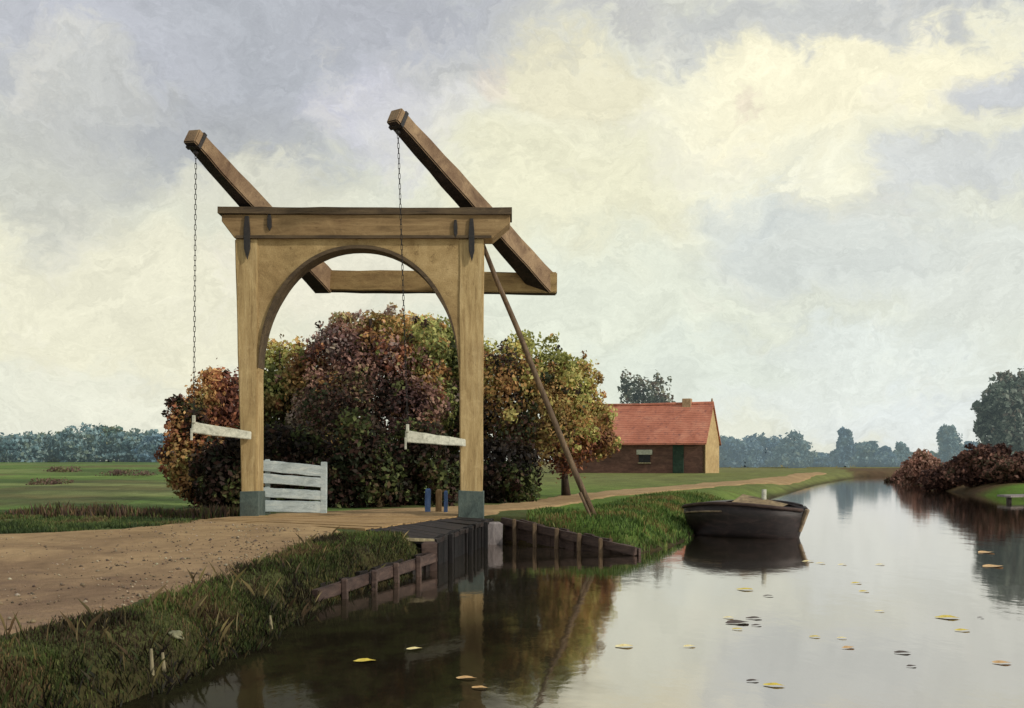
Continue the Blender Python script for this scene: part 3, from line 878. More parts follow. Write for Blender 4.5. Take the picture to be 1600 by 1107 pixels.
# right bank
GG = [(94, 104, 94), (112, 124, 110), (128, 140, 126), (146, 154, 140), (124, 118, 106)]
PINK = [(140, 104, 92), (166, 124, 108), (184, 142, 126), (192, 156, 138), (126, 104, 82)]
DRED = [(70, 50, 46), (92, 66, 58), (118, 86, 74), (142, 106, 92), (80, 70, 54)]
tree("broadleaf_tree", "tall grey green tree at the right edge above the dark red bushes", "tree", gbase(1592, 58),
     [lob(1585, 660, 58, 52, 60), lob(1570, 620, 58, 34, 34), lob(1610, 615, 58, 40, 36), lob(1552, 680, 58, 26, 40), lob(1640, 670, 58, 50, 70), lob(1560, 650, 58, 26, 26)],
     17000, .25, [GG], None, .22, 31, gain=1.1, mat='leaf_mid')
for nm, px, Y, w, top, pal, lb, n in (
    ("bush", 1412, 76, 50, 738, DRED, "lowest dark bush, leftmost on the far right bank", 5000),
    ("bush", 1441, 67, 52, 704, PINK, "dusty pink bush at the bend of the far right bank", 7000),
    ("bush", 1488, 53.5, 78, 722, DRED, "low dark red bush between the pink bush and the big one", 8000),
    ("bush", 1543, 50, 96, 697, DRED, "big dark red bush beneath the tall grey green tree", 12000),
    ("bush", 1608, 48, 96, 710, DRED, "dark red bush at the right edge under the tall grey green tree", 10000),
):
    b = gbase(px, Y)
    by = HZ + (EYE - b[2]) * F_PX / Y
    h = (by - top)
    o = empty(nm, b, lb, "bush", "bushes on the right bank")
    L = [lob(px, by - h * .45, Y, w * .5, h * .5), lob(px - w * .35, by - h * .3, Y, w * .32, h * .34), lob(px + w * .36, by - h * .32, Y, w * .32, h * .36), lob(px + w * .05, by - h * .7, Y, w * .3, h * .3)]
    bm = trunk_mesh((b[0], b[1], b[2] - .1), (b[0], b[1], b[2] + .6 * h / F_PX * Y), .08, L, int(px), 5)
    bm_obj("stem", bm, M['trunk'], o, smooth=True)
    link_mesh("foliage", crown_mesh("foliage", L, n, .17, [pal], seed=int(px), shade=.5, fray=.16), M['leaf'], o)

# brown weed clumps in the meadow
for px, py, w, lb in ((95, 733, 34, "purple brown weed clump in the far left of the meadow"), (198, 738, 50, "widest purple brown weed clump, in the meadow's middle"), (75, 752, 40, "purple brown weed clump nearest the ditch in the meadow")):
    Y = 60.0
    for _ in range(30):
        x = (px - 800) / F_PX * Y
        Y += ((EYE - zt(x, Y)) * F_PX / max(4, (py + 5 - HZ)) - Y) * .4
        Y = min(max(Y, 24), 120)
    b = gbase(px, Y)
    L = [(b[0] + k * w / F_PX * Y * .4, b[1] + (k % 2) * .4, b[2] + .03, w / F_PX * Y * .42, .9, 7.5 / F_PX * Y, 0) for k in (-1, 0, 1)]
    me = crown_mesh("weed_clump", L, 900, 3.2 / F_PX * Y, [[(96, 76, 72), (116, 92, 84), (126, 108, 88), (112, 112, 76)]], seed=int(px + 500), fray=.4)
    o = link_mesh("weed_clump", me, M['leaf'])
    tag(rebase(o, b), lb, "weeds", "weed clumps in the meadow")

# ------------------------------------------------------------------ grass and reeds


def scatter(n, x0, x1, y0, y1, cond):
    x = rng.uniform(x0, x1, n); y = rng.uniform(y0, y1, n)
    sd = poly_sd(x, y, WATER)
    k = cond(x, y, sd)
    x, y, sd = x[k], y[k], sd[k]
    return np.stack([x, y, ground_z(x, y, sd)], 1), sd


def road_r(y):
    return np.interp(y, [3, 5, 6.9, 8.2, 9.7, 11.5, 13.3, 15.2], [-3.75, -3.55, -3.12, -2.86, -2.76, -2.62, -2.5, -2.3])


def road_l(y):
    return np.interp(y, [12.4, 13.4, 14.2, 14.9, 15.7, 16.7, 18.2, 19.8], [-16, -11, -8.6, -6.9, -5.75, -5.35, -5.25, -5.0])


P1, s1 = scatter(90000, -4.2, -.9, 4.5, 15.1, lambda x, y, sd: (sd > -.02) & (x > road_r(y) - .02 + .16 * (fbm(x * 3, y * 3, 2) - .5)) & (fbm(x * 1.7, y * 1.7, 77) > .44))
P2, s2 = scatter(60000, -13, -4.6, 13.5, 22.5, lambda x, y, sd: (sd > .02) & (x < road_l(y) + .1) & (fbm(x * 1.2, y * 1.2, 78) > .34))
P3, s3 = scatter(60000, -.2, 8, 16.8, 34, lambda x, y, sd: (sd > .05) & ((sd < 2.2) | (y < 22)) & (x > np.interp(y, [19, 20.5, 24, 27.5, 31, 36], [.2, .3, .9, 1.9, 2.7, 5.0])))
P5, s5 = scatter(110000, -4.2, -.9, 4.5, 15.1, lambda x, y, sd: (sd > .0) & (x > road_r(y) - .02 + .2 * (fbm(x * 3, y * 3, 2) - .5)))
P6, s6 = scatter(26000, -4.6, -1.9, 4.5, 15.6, lambda x, y, sd: (np.abs(x - road_r(y)) < .4 * fbm(x * 4, y * 4, 8) ** 2 + .02) & (fbm(x * 2, y * 2, 19) > .5))
P = np.concatenate([P1, P2, P3, P5, P6])
H5 = np.concatenate([rng.uniform(.012, .04, len(P5)), rng.uniform(.012, .05, len(P6))])
g5 = patchy(np.concatenate([P5, P6]), [(66, 54, 38), (60, 60, 36), (74, 82, 42), (96, 102, 56), (112, 94, 62), (84, 66, 48)])
g1 = patchy(P1, [(50, 44, 30), (66, 58, 38), (66, 82, 38), (82, 98, 46), (98, 108, 56), (112, 94, 62), (84, 66, 46)])
g1 *= (.38 + .72 * sstep(.1, .8, s1))[:, None]
g2 = patchy(P2, [(56, 70, 40), (70, 86, 46), (84, 98, 52), (104, 102, 62), (90, 78, 54)])
g3 = patchy(P3, [(62, 82, 40), (74, 98, 44), (92, 116, 54), (116, 122, 66), (122, 104, 64)])
H = np.concatenate([rng.uniform(.02, .07, len(P1)) * (.6 + 1.1 * fbm(P1[:, 0] * 2, P1[:, 1] * 2, 5)), rng.uniform(.03, .08, len(P2)), rng.uniform(.04, .13, len(P3)), H5])
blades("grass", P, H, np.concatenate([np.full(len(P1), .009), np.full(len(P2), .028), np.full(len(P3), .022), np.full(len(H5), .011)]), np.concatenate([g1, g2, g3, g5]), M['grass'], .7)

# loose stones trodden into the dirt
n = 2400
y = rng.uniform(5, 19, n) ** 1.0
x = np.minimum(road_r(y), -2.3 - .9 * np.clip(y - 15.2, 0, 4)) - rng.exponential(1.6, n) - .02
kk = (x > road_l(y) + .1) & (fbm(x * 1.4, y * 1.4, 15) > .4)
x, y = x[kk], y[kk]
n = len(x)
rs_ = rng.uniform(.005, .015, n) * rng.choice([1, 1, 1, 1.7], n)
zc = ground_z(x, y) + .026
oct_ = np.array([(1, 0, 0), (0, 1, 0), (-1, 0, 0), (0, -1, 0), (0, 0, .7), (0, 0, -.7)], float)
V = np.stack([x, y, zc], 1)[:, None, :] + (oct_[None] * rng.uniform(.7, 1.3, (n, 6, 1))) * rs_[:, None, None]
F = np.array([(0, 1, 4), (1, 2, 4), (2, 3, 4), (3, 0, 4), (1, 0, 5), (2, 1, 5), (3, 2, 5), (0, 3, 5)])
Q = (F[None] + (np.arange(n) * 6)[:, None, None]).reshape(-1, 3)
cc = np.repeat(pick([(120, 104, 86), (148, 130, 106), (92, 78, 66), (168, 154, 130)], n), 6, 0)
tag(link_mesh("gravel", arr_mesh("gravel", V.reshape(-1, 3), Q, cc), M['grass']), kind="stuff")

x = rng.uniform(-16, -4.95, 9000)
ymid = np.interp(x, [-16, -9, -4.95], [21.5, 21.05, 20.1])
y = ymid + rng.normal(.35, .4, len(x))
k = fbm(x * .9, y * .5, 61)
ok = (k > .36) & (y > ymid - .25)
x, y, k = x[ok], y[ok], k[ok]
P = np.stack([x, y, np.maximum(ground_z(x, y), -.05)], 1)
blades("reeds", P, rng.uniform(.05, .2, len(P)) * (.55 + .9 * (k - .36) / .3), np.full(len(P), .035), pick([(92, 72, 62), (106, 86, 68), (88, 84, 52), (120, 96, 70), (80, 66, 60), (88, 98, 54)], len(P)), M['grass'], .5)

# bank-foot sedge hanging over the near water
P4, s4 = scatter(26000, -3.6, -1.3, 5.5, 14.6, lambda x, y, sd: (sd > -.10) & (sd < .22) & (fbm(x * 3.1, y * 3.1, 51) > .44))
P4[:, 2] = np.maximum(P4[:, 2], -.02)
k4_ = rng.random(len(P4)) < .55
P4 = P4[k4_]
P7, s7 = scatter(1500, -4.0, -1.3, 5.0, 14.8, lambda x, y, sd: (sd > .02) & (x > road_r(y) - .05) & (fbm(x * 1.6, y * 1.6, 29) > .5))
n4_ = len(P4)
P4 = np.concatenate([P4, P7])
blades("sedge", P4, np.concatenate([rng.uniform(.03, .12, n4_), rng.uniform(.07, .2, len(P7))]), np.full(len(P4), .009), np.concatenate([pick([(36, 36, 24), (50, 48, 28), (64, 56, 36), (32, 27, 22), (52, 62, 32)], n4_), pick([(112, 98, 66), (96, 88, 52), (84, 70, 48), (132, 118, 80)], len(P7))]), M['grass'], 1.1)

# ------------------------------------------------------------------ the drawbridge
YF, YB = 19.75, 20.25
bridge = empty("drawbridge", (-2.7, 20.0, .45), "tan timber drawbridge with arched portal, raised balance beams and hanging chains", "drawbridge")


def X_(px, Y=YF): return (px - 800) / F_PX * Y
def Z_(py, Y=YF): return EYE - (py - HZ) / F_PX * Y


def tapered_post(name, tl, tr, bl, br, ztop, zbot):
    bm = bmesh.new()
    n = 10
    rings = []
    for i in range(n + 1):
        t = i / n
        l, r = tl + (bl - tl) * t, tr + (br - tr) * t
        z = ztop + (zbot - ztop) * t
        j = lambda: random.uniform(-.006, .006)
        rings.append([bm.verts.new((l + j(), YF + j(), z)), bm.verts.new((r + j(), YF + j(), z)), bm.verts.new((r + j(), YB, z)), bm.verts.new((l + j(), YB, z))])
    for a, b in zip(rings, rings[1:]):
        for k in range(4): bm.faces.new((a[k], a[(k + 1) % 4], b[(k + 1) % 4], b[k]))
    bm.faces.new(rings[0]); bm.faces.new(rings[-1][::-1])
    bmesh.ops.recalc_face_normals(bm, faces=bm.faces)
    ed = [e for e in bm.edges if e.calc_face_angle(0) > .6]
    bmesh.ops.bevel(bm, geom=ed, offset=.018, segments=2, affect='EDGES')
    return bm_obj(name, bm, M['post'], bridge)


zl_top, zl_bot = Z_(336), Z_(373)
pl = tapered_post("post", X_(367), X_(403), X_(378), X_(402), zl_bot - .003, .3)
pr = tapered_post("post", X_(717), X_(756), X_(719), X_(753), zl_bot - .003, .3)
for p, a, b_ in ((pl, 376, 403.5), (pr, 717, 754.5)):
    bm = bmesh.new()
    l, r, zs = X_(a) - .012, X_(b_) + .012, Z_(767)
    q = [(l, YF - .02), (r, YF - .02), (r, YB + .02), (l, YB + .02)]
    lo = [bm.verts.new((x, y, .32)) for x, y in q]
    hi = [bm.verts.new((x, y, zs + random.uniform(-.02, .02))) for x, y in q]
    for k in range(4): bm.faces.new((lo[k], lo[(k + 1) % 4], hi[(k + 1) % 4], hi[k]))
    bm.faces.new(hi); bm.faces.new(lo[::-1])
    bm_obj("iron_shoe", bm, M['shoe'], p, bevel=.01)

# lintel with splayed ends
bm = bmesh.new()
add_prism(bm, [(X_(347), zl_top), (X_(347), zl_top - .12), (X_(367), zl_bot), (X_(769), zl_bot), (X_(797), zl_top - .14), (X_(797), zl_top)], YF - .035, YB + .03)
lintel = bm_obj("lintel", bm, M['lintel'], bridge, bevel=.012)
bm = bmesh.new()
add_beam(bm, (X_(342), 20.0, zl_top + .062), (X_(800), 20.0, zl_top + .05), .68, .115, seg=14, jit=.008, side=(0, 1, 0))
bm_obj("cap_plank", bm, M['cap'], lintel)
bm = bmesh.new()
add_beam(bm, (X_(370), YF - .05, zl_bot + .02), (X_(768), YF - .05, zl_bot + .02), .03, .05, seg=10, jit=.004, side=(0, 1, 0))
bm_obj("moulding", bm, M['cap'], lintel)
for px, y0, y1, w in ((387, 339, 407, 10), (422, 337, 362, 7), (737, 343, 410, 9), (712, 345, 373, 6)):
    bm = bmesh.new()
    x, w2 = X_(px), w / 2 / F_PX * YF
    z0, z1 = Z_(y0), Z_(y1)
    add_prism(bm, [(x - w2 * .6, z0), (x + w2 * .6, z0), (x + w2, z0 - (z0 - z1) * .35), (x + w2, z0 - (z0 - z1) * .75), (x + w2 * .1, z1), (x - w2 * .9, z0 - (z0 - z1) * .75), (x - w2, z0 - (z0 - z1) * .3)], YF - .075, YF - .03)
    bm_obj("iron_strap", bm, M['iron'], lintel, bevel=.004)

# arch panel and its dark edging
CXp, SPR, TOPp = 560.0, 575.0, 383.0
arcL, arcR = 403.5, 716.5


def arch_pts(inset=0.0, n=40):
    P = []
    for i in range(n + 1):
        a = math.pi * i / n
        c, s = math.cos(a), math.sin(a)
        half = (CXp - arcL) if c > 0 else (arcR - CXp)
        px = CXp - (half - inset) * (abs(c) ** .95) * (1 if c > 0 else -1)
        py = SPR - (SPR - TOPp - inset) * (s ** .95)
        P.append((X_(px), Z_(py)))
    return P


AP = arch_pts()
bm = bmesh.new()
yA, yB_ = YF + .025, YB - .06
l_in, r_in = X_(402.2), X_(717.5)
top = zl_bot - .003
for i in range(len(AP) - 1):
    (x0, z0), (x1, z1) = AP[i], AP[i + 1]
    def tp(x): return x
    a = [bm.verts.new((x0, yA, z0)), bm.verts.new((x1, yA, z1)), bm.verts.new((x1, yA, top)), bm.verts.new((x0, yA, top))]
    b = [bm.verts.new((x0, yB_, z0)), bm.verts.new((x1, yB_, z1)), bm.verts.new((x1, yB_, top)), bm.verts.new((x0, yB_, top))]
    bm.faces.new(a[::-1]); bm.faces.new(b)
    bm.faces.new((a[0], a[1], b[1], b[0])); bm.faces.new((a[3], b[3], b[2], a[2]))
for (x0, z0), xi in ((AP[0], l_in), (AP[-1], r_in)):
    a = [bm.verts.new(v) for v in ((x0, yA, z0), (x0, yA, top), (xi, yA, top), (xi, yA, z0 - .25))]
    b = [bm.verts.new(v) for v in ((x0, yB_, z0), (x0, yB_, top), (xi, yB_, top), (xi, yB_, z0 - .25))]
    bm.faces.new(a); bm.faces.new(b[::-1])
    bm.faces.new((a[0], a[3], b[3], b[0]))
bmesh.ops.remove_doubles(bm, verts=bm.verts, dist=.0005)
arch = bm_obj("arch_panel", bm, M['arch'], bridge)
AI0, AI = arch_pts(5.5), []
for i_, (p_, q_) in enumerate(zip(AP, AI0)):
    k_ = min(1.0, .06 + 1.6 * math.sin(math.pi * i_ / 40))
    AI.append((p_[0] + (q_[0] - p_[0]) * k_, p_[1] + (q_[1] - p_[1]) * k_))
bm = bmesh.new()
ring = []
for (x0, z0), (x1, z1) in zip(AP, AI):
    ring.append([bm.verts.new((x0, YF - .012, z0)), bm.verts.new((x1, YF - .012, z1)), bm.verts.new((x1, YB - .03, z1)), bm.verts.new((x0, YB - .03, z0))])
for a, b in zip(ring, ring[1:]):
    for k in range(4): bm.faces.new((a[k], a[(k + 1) % 4], b[(k + 1) % 4], b[k]))
bm.faces.new(ring[0]); bm.faces.new(ring[-1][::-1])
bm_obj("arch_edging", bm, M['cap'], arch)

# balance beams: high ends toward the water, low ends behind carrying the counterweight beam
fl, rl = at(306, 220, 18.7), at(506, 441, 22.0)
fr_, rr = at(622, 188, 18.7), at(848, 441, 22.0)
for f, r in ((fl, rl), (fr_, rr)):
    d = (r - f).normalized()
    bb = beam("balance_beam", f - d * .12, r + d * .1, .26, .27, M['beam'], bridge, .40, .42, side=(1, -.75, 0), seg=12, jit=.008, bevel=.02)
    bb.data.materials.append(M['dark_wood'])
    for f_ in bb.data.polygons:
        if f_.normal.z < -.45: f_.material_index = 1  # underside shade painted in: down-facing sides take the darker timber
    # iron collar and eye at the high end
    bm = bmesh.new()
    add_beam(bm, f - d * .02, f + d * .05, .285, .295, side=(1, -.75, 0))
    eye = f + Vector((0, 0, -.2))
    bmesh.ops.create_uvsphere(bm, u_segments=8, v_segments=6, radius=.045, matrix=Matrix.Translation(eye))
    bm_obj("iron_collar", bm, M['iron'], bb)
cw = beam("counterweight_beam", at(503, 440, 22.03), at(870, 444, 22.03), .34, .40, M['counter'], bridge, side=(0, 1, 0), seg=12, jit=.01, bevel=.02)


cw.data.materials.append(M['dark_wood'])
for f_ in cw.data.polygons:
    if f_.normal.z < -.45: f_.material_index = 1  # same painted shade beneath the counterweight beam


def add_link(bm, c, ang, L=.10, Wd=.03, r=.005):
    pts = []
    n = 12
    for i in range(n):
        a = 2 * math.pi * i / n
        x = math.cos(a) * Wd / 2
        z = math.sin(a) * (Wd / 2) + (L / 2 - Wd / 2) * (1 if math.sin(a) > 1e-6 else -1 if math.sin(a) < -1e-6 else 0)
        pts.append(Vector((x * math.cos(ang), x * math.sin(ang), z)) + c)
    rings = []
    for i in range(n):
        t = (pts[(i + 1) % n] - pts[i - 1]).normalized()
        s = Vector((-math.sin(ang), math.cos(ang), 0))
        u = t.cross(s).normalized()
        rings.append([bm.verts.new(pts[i] + s * math.cos(k * math.pi / 2) * r + u * math.sin(k * math.pi / 2) * r) for k in range(4)])
    for i in range(n):
        a, b = rings[i], rings[(i + 1) % n]
        for k in range(4): bm.faces.new((a[k], a[(k + 1) % 4], b[(k + 1) % 4], b[k]))


# handrails of the lifting deck, chains come down to their ends
rails = []
for (p0, p1) in ((at(300, 668, 18.75), at(392, 681, 19.72)), (at(634, 682, 18.75), at(727, 692, 19.72))):
    o = beam("handrail", p0, p1, .055, .19, M['white'], bridge, .045, .13, seg=6, jit=.008, bevel=.01)
    bm = bmesh.new()
    add_beam(bm, p0 + Vector((.03, 0, .07)), p0 + Vector((.03, 0, .2)), .05, .05)
    add_beam(bm, p0 + Vector((.0, -.03, -.22)), p0 + Vector((.0, -.03, -.02)), .035, .035)
    bm_obj("rail_stub", bm, M['white'], o, bevel=.006)
    rails.append(p0)
for f, p0 in ((fl, rails[0]), (fr_, rails[1])):
    bm = bmesh.new()
    top_ = f + Vector((0, 0, -.26)); bot = Vector((p0.x + .03, p0.y, p0.z + .2))
    n = int((top_ - bot).length / .084)
    for i in range(n + 1):
        t = i / n
        c = top_.lerp(bot, t)
        add_link(bm, c, (i % 2) * math.pi / 2 + .4)
    bm_obj("chain", bm, M['iron'], bridge)

# leaning brace
bm = bmesh.new()
t0, t1 = at(748, 369, 20.38), at(931, 811, 19.7)
t1.z = zt(t1.x, t1.y) - .08
pts = [t0.lerp(t1, i / 6) + Vector((random.uniform(-.012, .012), 0, random.uniform(-.012, .012))) for i in range(7)]
add_tube(bm, pts, [.042, .046, .05, .052, .054, .056, .058], 9)
bp = bm_obj("brace_pole", bm, M['pole'], bridge, smooth=True)
bm = bmesh.new()
q0, q1 = at(906, 770, 19.62), at(926, 812, 19.45)
q1.z = zt(q1.x, q1.y) - .05
add_tube(bm, [q0, q1], .028, 7)
bm_obj("brace_peg", bm, M['pole'], bp, smooth=True)

# deck of planks
dk = [(-.95, 19.9), (-4.75, 19.9), (-5.15, 18.55), (-2.15, 16.35)]
bm = bmesh.new()
A, B = Vector((-5.15, 18.45, .475)), Vector((-2.1, 16.2, .462))   # near edge
C_, D_ = Vector((-4.72, 19.93, .475)), Vector((-.92, 19.93, .470))  # portal edge
NP = 17
for i in range(NP):
    a0, a1 = i / NP + .003, (i + 1) / NP - .003
    # planks run left-right, one behind another toward the portal
    l0, r0 = A.lerp(C_, a0), B.lerp(D_, a0)
    l1, r1 = A.lerp(C_, a1), B.lerp(D_, a1)
    zj = random.uniform(-.006, .006)
    jx = random.uniform(-.03, .03)
    up = [bm.verts.new(v + Vector((jx, 0, zj))) for v in (l0, r0, r1, l1)]
    dn = [bm.verts.new(v + Vector((jx, 0, zj - .07))) for v in (l0, r0, r1, l1)]
    bm.faces.new(up); bm.faces.new(dn[::-1])
    for k in range(4): bm.faces.new((up[k], dn[k], dn[(k + 1) % 4], up[(k + 1) % 4]))
deck = bm_obj("deck", bm, M['deck'], bridge)
bm = bmesh.new()
for t in (.03, .35, .65, .97):
    add_beam(bm, A.lerp(B, t) + Vector((0, 0, -.165)), C_.lerp(D_, t) + Vector((0, 0, -.165)), .16, .18)
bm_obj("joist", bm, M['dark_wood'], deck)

# ------------------------------------------------------------------ timber works in the water


def plank_wall(name, label, cat, p0, p1, ztop0, ztop1, zbot, nplank, th, mat, stakes=0, stake_mat=None, group=None, wale=True):
    p0, p1 = Vector((p0[0], p0[1], 0)), Vector((p1[0], p1[1], 0))
    root = empty(name, (p0 + p1) / 2, label, cat, group)
    d = (p1 - p0).normalized()
    nrm = Vector((d.y, -d.x, 0))
    if nrm.dot(Vector((0, 0, 0)) - (p0 + p1) / 2) < 0: nrm = -nrm
    bm = bmesh.new()
    for i in range(nplank):
        t0, t1 = (i + .015) / nplank, (i + .985) / nplank
        a, b = p0.lerp(p1, t0), p0.lerp(p1, t1)
        zj_ = random.uniform(-.035, .02)
        zt0 = ztop0 + (ztop1 - ztop0) * t0 + zj_ + random.uniform(-.01, .01); zt1 = ztop0 + (ztop1 - ztop0) * t1 + zj_ + random.uniform(-.01, .01)
        j = nrm * random.uniform(-.025, .02)
        q = [(a + j, zbot), (b + j, zbot), (b + j, zt1), (a + j, zt0)]
        f = [bm.verts.new(v + Vector((0, 0, z))) for v, z in q]
        k_ = [bm.verts.new(v - nrm * th + Vector((0, 0, z))) for v, z in q]
        bm.faces.new(f); bm.faces.new(k_[::-1])
        for k in range(4): bm.faces.new((f[k], k_[k], k_[(k + 1) % 4], f[(k + 1) % 4]))
    bm_obj("sheet_planks", bm, mat, root)
    if wale:
        beam("wale", p0 + nrm * .05 + Vector((0, 0, ztop0 - .07)), p1 + nrm * .05 + Vector((0, 0, ztop1 - .07)), .07, .13, M['brown_wood'], root, seg=8, jit=.008, bevel=.01)
    for i in range(stakes):
        t = (i + .55) / stakes * .82 + .05
        p = p0.lerp(p1, t) + nrm * .125
        z = ztop0 + (ztop1 - ztop0) * t
        beam("stake", p + Vector((0, 0, -.35)), p + Vector((random.uniform(-.02, .02), 0, z + .03)), .07, .07, stake_mat or M['brown_wood'], root, side=(1, 0, 0), bevel=.012)
    return root


plank_wall("timber_wing_wall", "dark timber wing wall sloping from the right post down to the grassy bank", "retaining wall", (-.14, 19.72), (1.92, 17.05), .46, .14, -.4, 16, .05, M['brown_wood'], 5, M['pole'])
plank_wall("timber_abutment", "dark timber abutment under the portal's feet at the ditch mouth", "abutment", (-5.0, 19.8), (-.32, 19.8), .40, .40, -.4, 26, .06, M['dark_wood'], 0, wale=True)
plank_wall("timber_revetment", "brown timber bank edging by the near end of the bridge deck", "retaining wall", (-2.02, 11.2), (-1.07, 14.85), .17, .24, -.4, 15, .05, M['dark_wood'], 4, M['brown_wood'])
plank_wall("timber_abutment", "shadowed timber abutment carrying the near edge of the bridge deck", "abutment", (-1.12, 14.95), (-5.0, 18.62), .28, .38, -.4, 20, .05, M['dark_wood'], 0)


ab = plank_wall("timber_abutment", "near black boards added for the dark opening between the two piles, under the deck's right edge", "abutment", (-1.14, 14.98), (-.36, 19.62), .37, .42, -.5, 31, .06, M['opening_dark'], 3, M['opening_dark'], wale=False)  # boards added across the open ditch mouth to imitate its darkness
bm = bmesh.new()
PA, PB, PC, PD = Vector((-1.12, 14.96, .36)), Vector((-.34, 19.66, .425)), Vector((-.93, 19.9, .455)), Vector((-2.14, 16.25, .45))
for i in range(12):
    t0, t1 = i / 12 + .004, (i + 1) / 12 - .004
    zj = Vector((random.uniform(-.02, .02), 0, random.uniform(-.012, .012)))
    q = [PA.lerp(PB, t0) + zj, PA.lerp(PB, t1) + zj, PD.lerp(PC, t1), PD.lerp(PC, t0)]
    u_ = [bm.verts.new(v) for v in q]; d_ = [bm.verts.new(v - Vector((0, 0, .06))) for v in q]
    bm.faces.new(u_); bm.faces.new(d_[::-1])
    for k in range(4): bm.faces.new((u_[k], d_[k], d_[(k + 1) % 4], u_[(k + 1) % 4]))
bm_obj("apron", bm, M['dark_wood'], ab)


def pile(px, ytop, Y, w, label, mat, zb=-.5, grp=None, cap=True):
    p = at(px, ytop, Y)
    bm = bmesh.new()
    add_beam(bm, (p.x, p.y, zb), (p.x, p.y, p.z - .03), w, w, side=(1, .1, 0), seg=4, jit=.008)
    if cap: add_beam(bm, (p.x, p.y, p.z - .03), (p.x, p.y, p.z), w * .98, w * .98, w * .7, w * .7, side=(1, .1, 0))
    o = bm_obj("mooring_pile", bm, mat)
    return tag(rebase(o, (p.x, p.y, 0)), label, "pile", grp)


pile(772, 816, 19.45, .28, "thick grey square pile standing in the water below the right post", M['grey_wood'])
o = pile(671, 846, 14.86, .20, "brown grey pile at the end of the near bank's timber edging", M['brown_wood'])
beam("tie_rail", at(626, 843, 14.75), at(678, 845, 14.9), .05, .045, M['pale_stake'], None, bevel=.006)
tr_ = bpy.data.objects["tie_rail"]
tag(rebase(tr_, at(652, 844, 14.82)), "thin pale rail running back from the brown grey pile's head", "rail")

# stakes
for px, yb, Y, h, w, m_, lb in ((668, 806, 20.9, .47, .10, 'blue', "blue painted stake left of the tan stake in the archway"),
                               (696, 806, 20.9, .44, .07, 'blue', "thin blue painted stake right of the tan stake in the archway"),
                               (685, 806, 21.1, .46, .11, 'tan_post', "tan wooden stake standing between two blue stakes in the archway")):
    x = X_(px, Y); z = zt(x, Y)
    bm = bmesh.new()
    add_beam(bm, (x, Y, z - .2), (x + .01, Y, z + h - .03), w, w, side=(1, 0, 0), seg=3, jit=.004)
    add_beam(bm, (x + .01, Y, z + h - .03), (x + .01, Y, z + h), w * .97, w * .97, w * .6, w * .6, side=(1, 0, 0))
    tag(rebase(bm_obj("stake", bm, M[m_]), (x, Y, z)), lb, "stake", "stakes in the archway")
def hit(px, py, zoff=0.0):
    """where the sight line through a picture position meets the ground or the water"""
    Y = 4.0
    while Y < 200:
        p = at(px, py, Y)
        if p.z <= max(zt(p.x, p.y), 0.0) + zoff: return p
        Y *= 1.004
    return at(px, py, 20)


for px, yt, yb, Y, lb in ((238, 1014, 1056, 7.75, "pale broken stake in the near bank, the left one of two"), (256, 1020, 1050, 7.9, "pale broken stake in the near bank, the right one of two"),
                          (424, 962, 985, 9.9, "pale leaning stake at the water's edge under the dirt road")):
    b_ = hit(px, yb); Y = b_.y; a = at(px - 2, yt, Y)
    bm = bmesh.new()
    add_tube(bm, [(b_.x, b_.y, min(b_.z, zt(b_.x, b_.y)) - .15), (b_.x, b_.y, b_.z), a], [.017, .016, .009], 7)
    tag(rebase(bm_obj("stake", bm, M['pale_stake'], smooth=True), (b_.x, b_.y, zt(b_.x, b_.y))), lb, "stake", "stakes in the near bank")
# pale stone on the bank
p = hit(275, 1000)
p.z = zt(p.x, p.y) + .02
bm = bmesh.new()
bmesh.ops.create_icosphere(bm, subdivisions=3, radius=1)
for v in bm.verts:
    c = v.co.copy()
    f = 1 + .22 * math.sin(c.x * 3.1 + c.z * 4.2 + 1) + .16 * math.sin(c.y * 5.0 + c.x * 2.2)
    v.co = Vector((c.x * .052 * f, c.y * .045 * f, c.z * .038 * f)) + p
tag(rebase(bm_obj("stone", bm, M['stone'], smooth=True), p), "pale greenish stone lying on the near grassy bank", "stone")

# ------------------------------------------------------------------ white gate
YG = 20.75
gate = empty("gate", at(460, 806, YG), "greyish white wooden gate of four wide boards beside the left post", "gate")
gz = zt(gate.location.x, YG)
for i, (yl0, yr0, hh) in enumerate(((727, 737, 24), (747, 755, 22), (769, 775, 22), (791, 793, 25))):
    p0, p1 = at(402, yl0, YG - .05), at(506, yr0, YG + .1)
    beam("board", p0, p1, .035, (hh - 7) / F_PX * YG, M['gate'], gate, side=(0, 1, 0), seg=8, jit=.006, bevel=.008)
beam("stile", at(506, 808, YG + .12), at(506, 722, YG + .12), .11, .09, M['gate'], gate, side=(1, 0, 0), seg=4, jit=.005, bevel=.01)
beam("stile", at(418, 808, YG + .04), at(418, 718, YG + .04), .09, .05, M['gate'], gate, side=(1, 0, 0), seg=3, jit=.005, bevel=.01)

# ------------------------------------------------------------------ barn
TH = math.radians(20)
cz = zt(13.0, 75.0)
ax = Vector((math.cos(TH), -math.sin(TH), 0)); ay = Vector((math.sin(TH), math.cos(TH), 0))
corner = Vector((X_(1102, 75), 75, cz))
barn = empty("barn", corner - ax * 5 + ay * 2.6, "long brown barn with a red tiled roof and sunlit ochre gable", "barn")


def BP(l, d, z): return corner - ax * l + ay * d + Vector((0, 0, z))   # l from the right end, d from the front


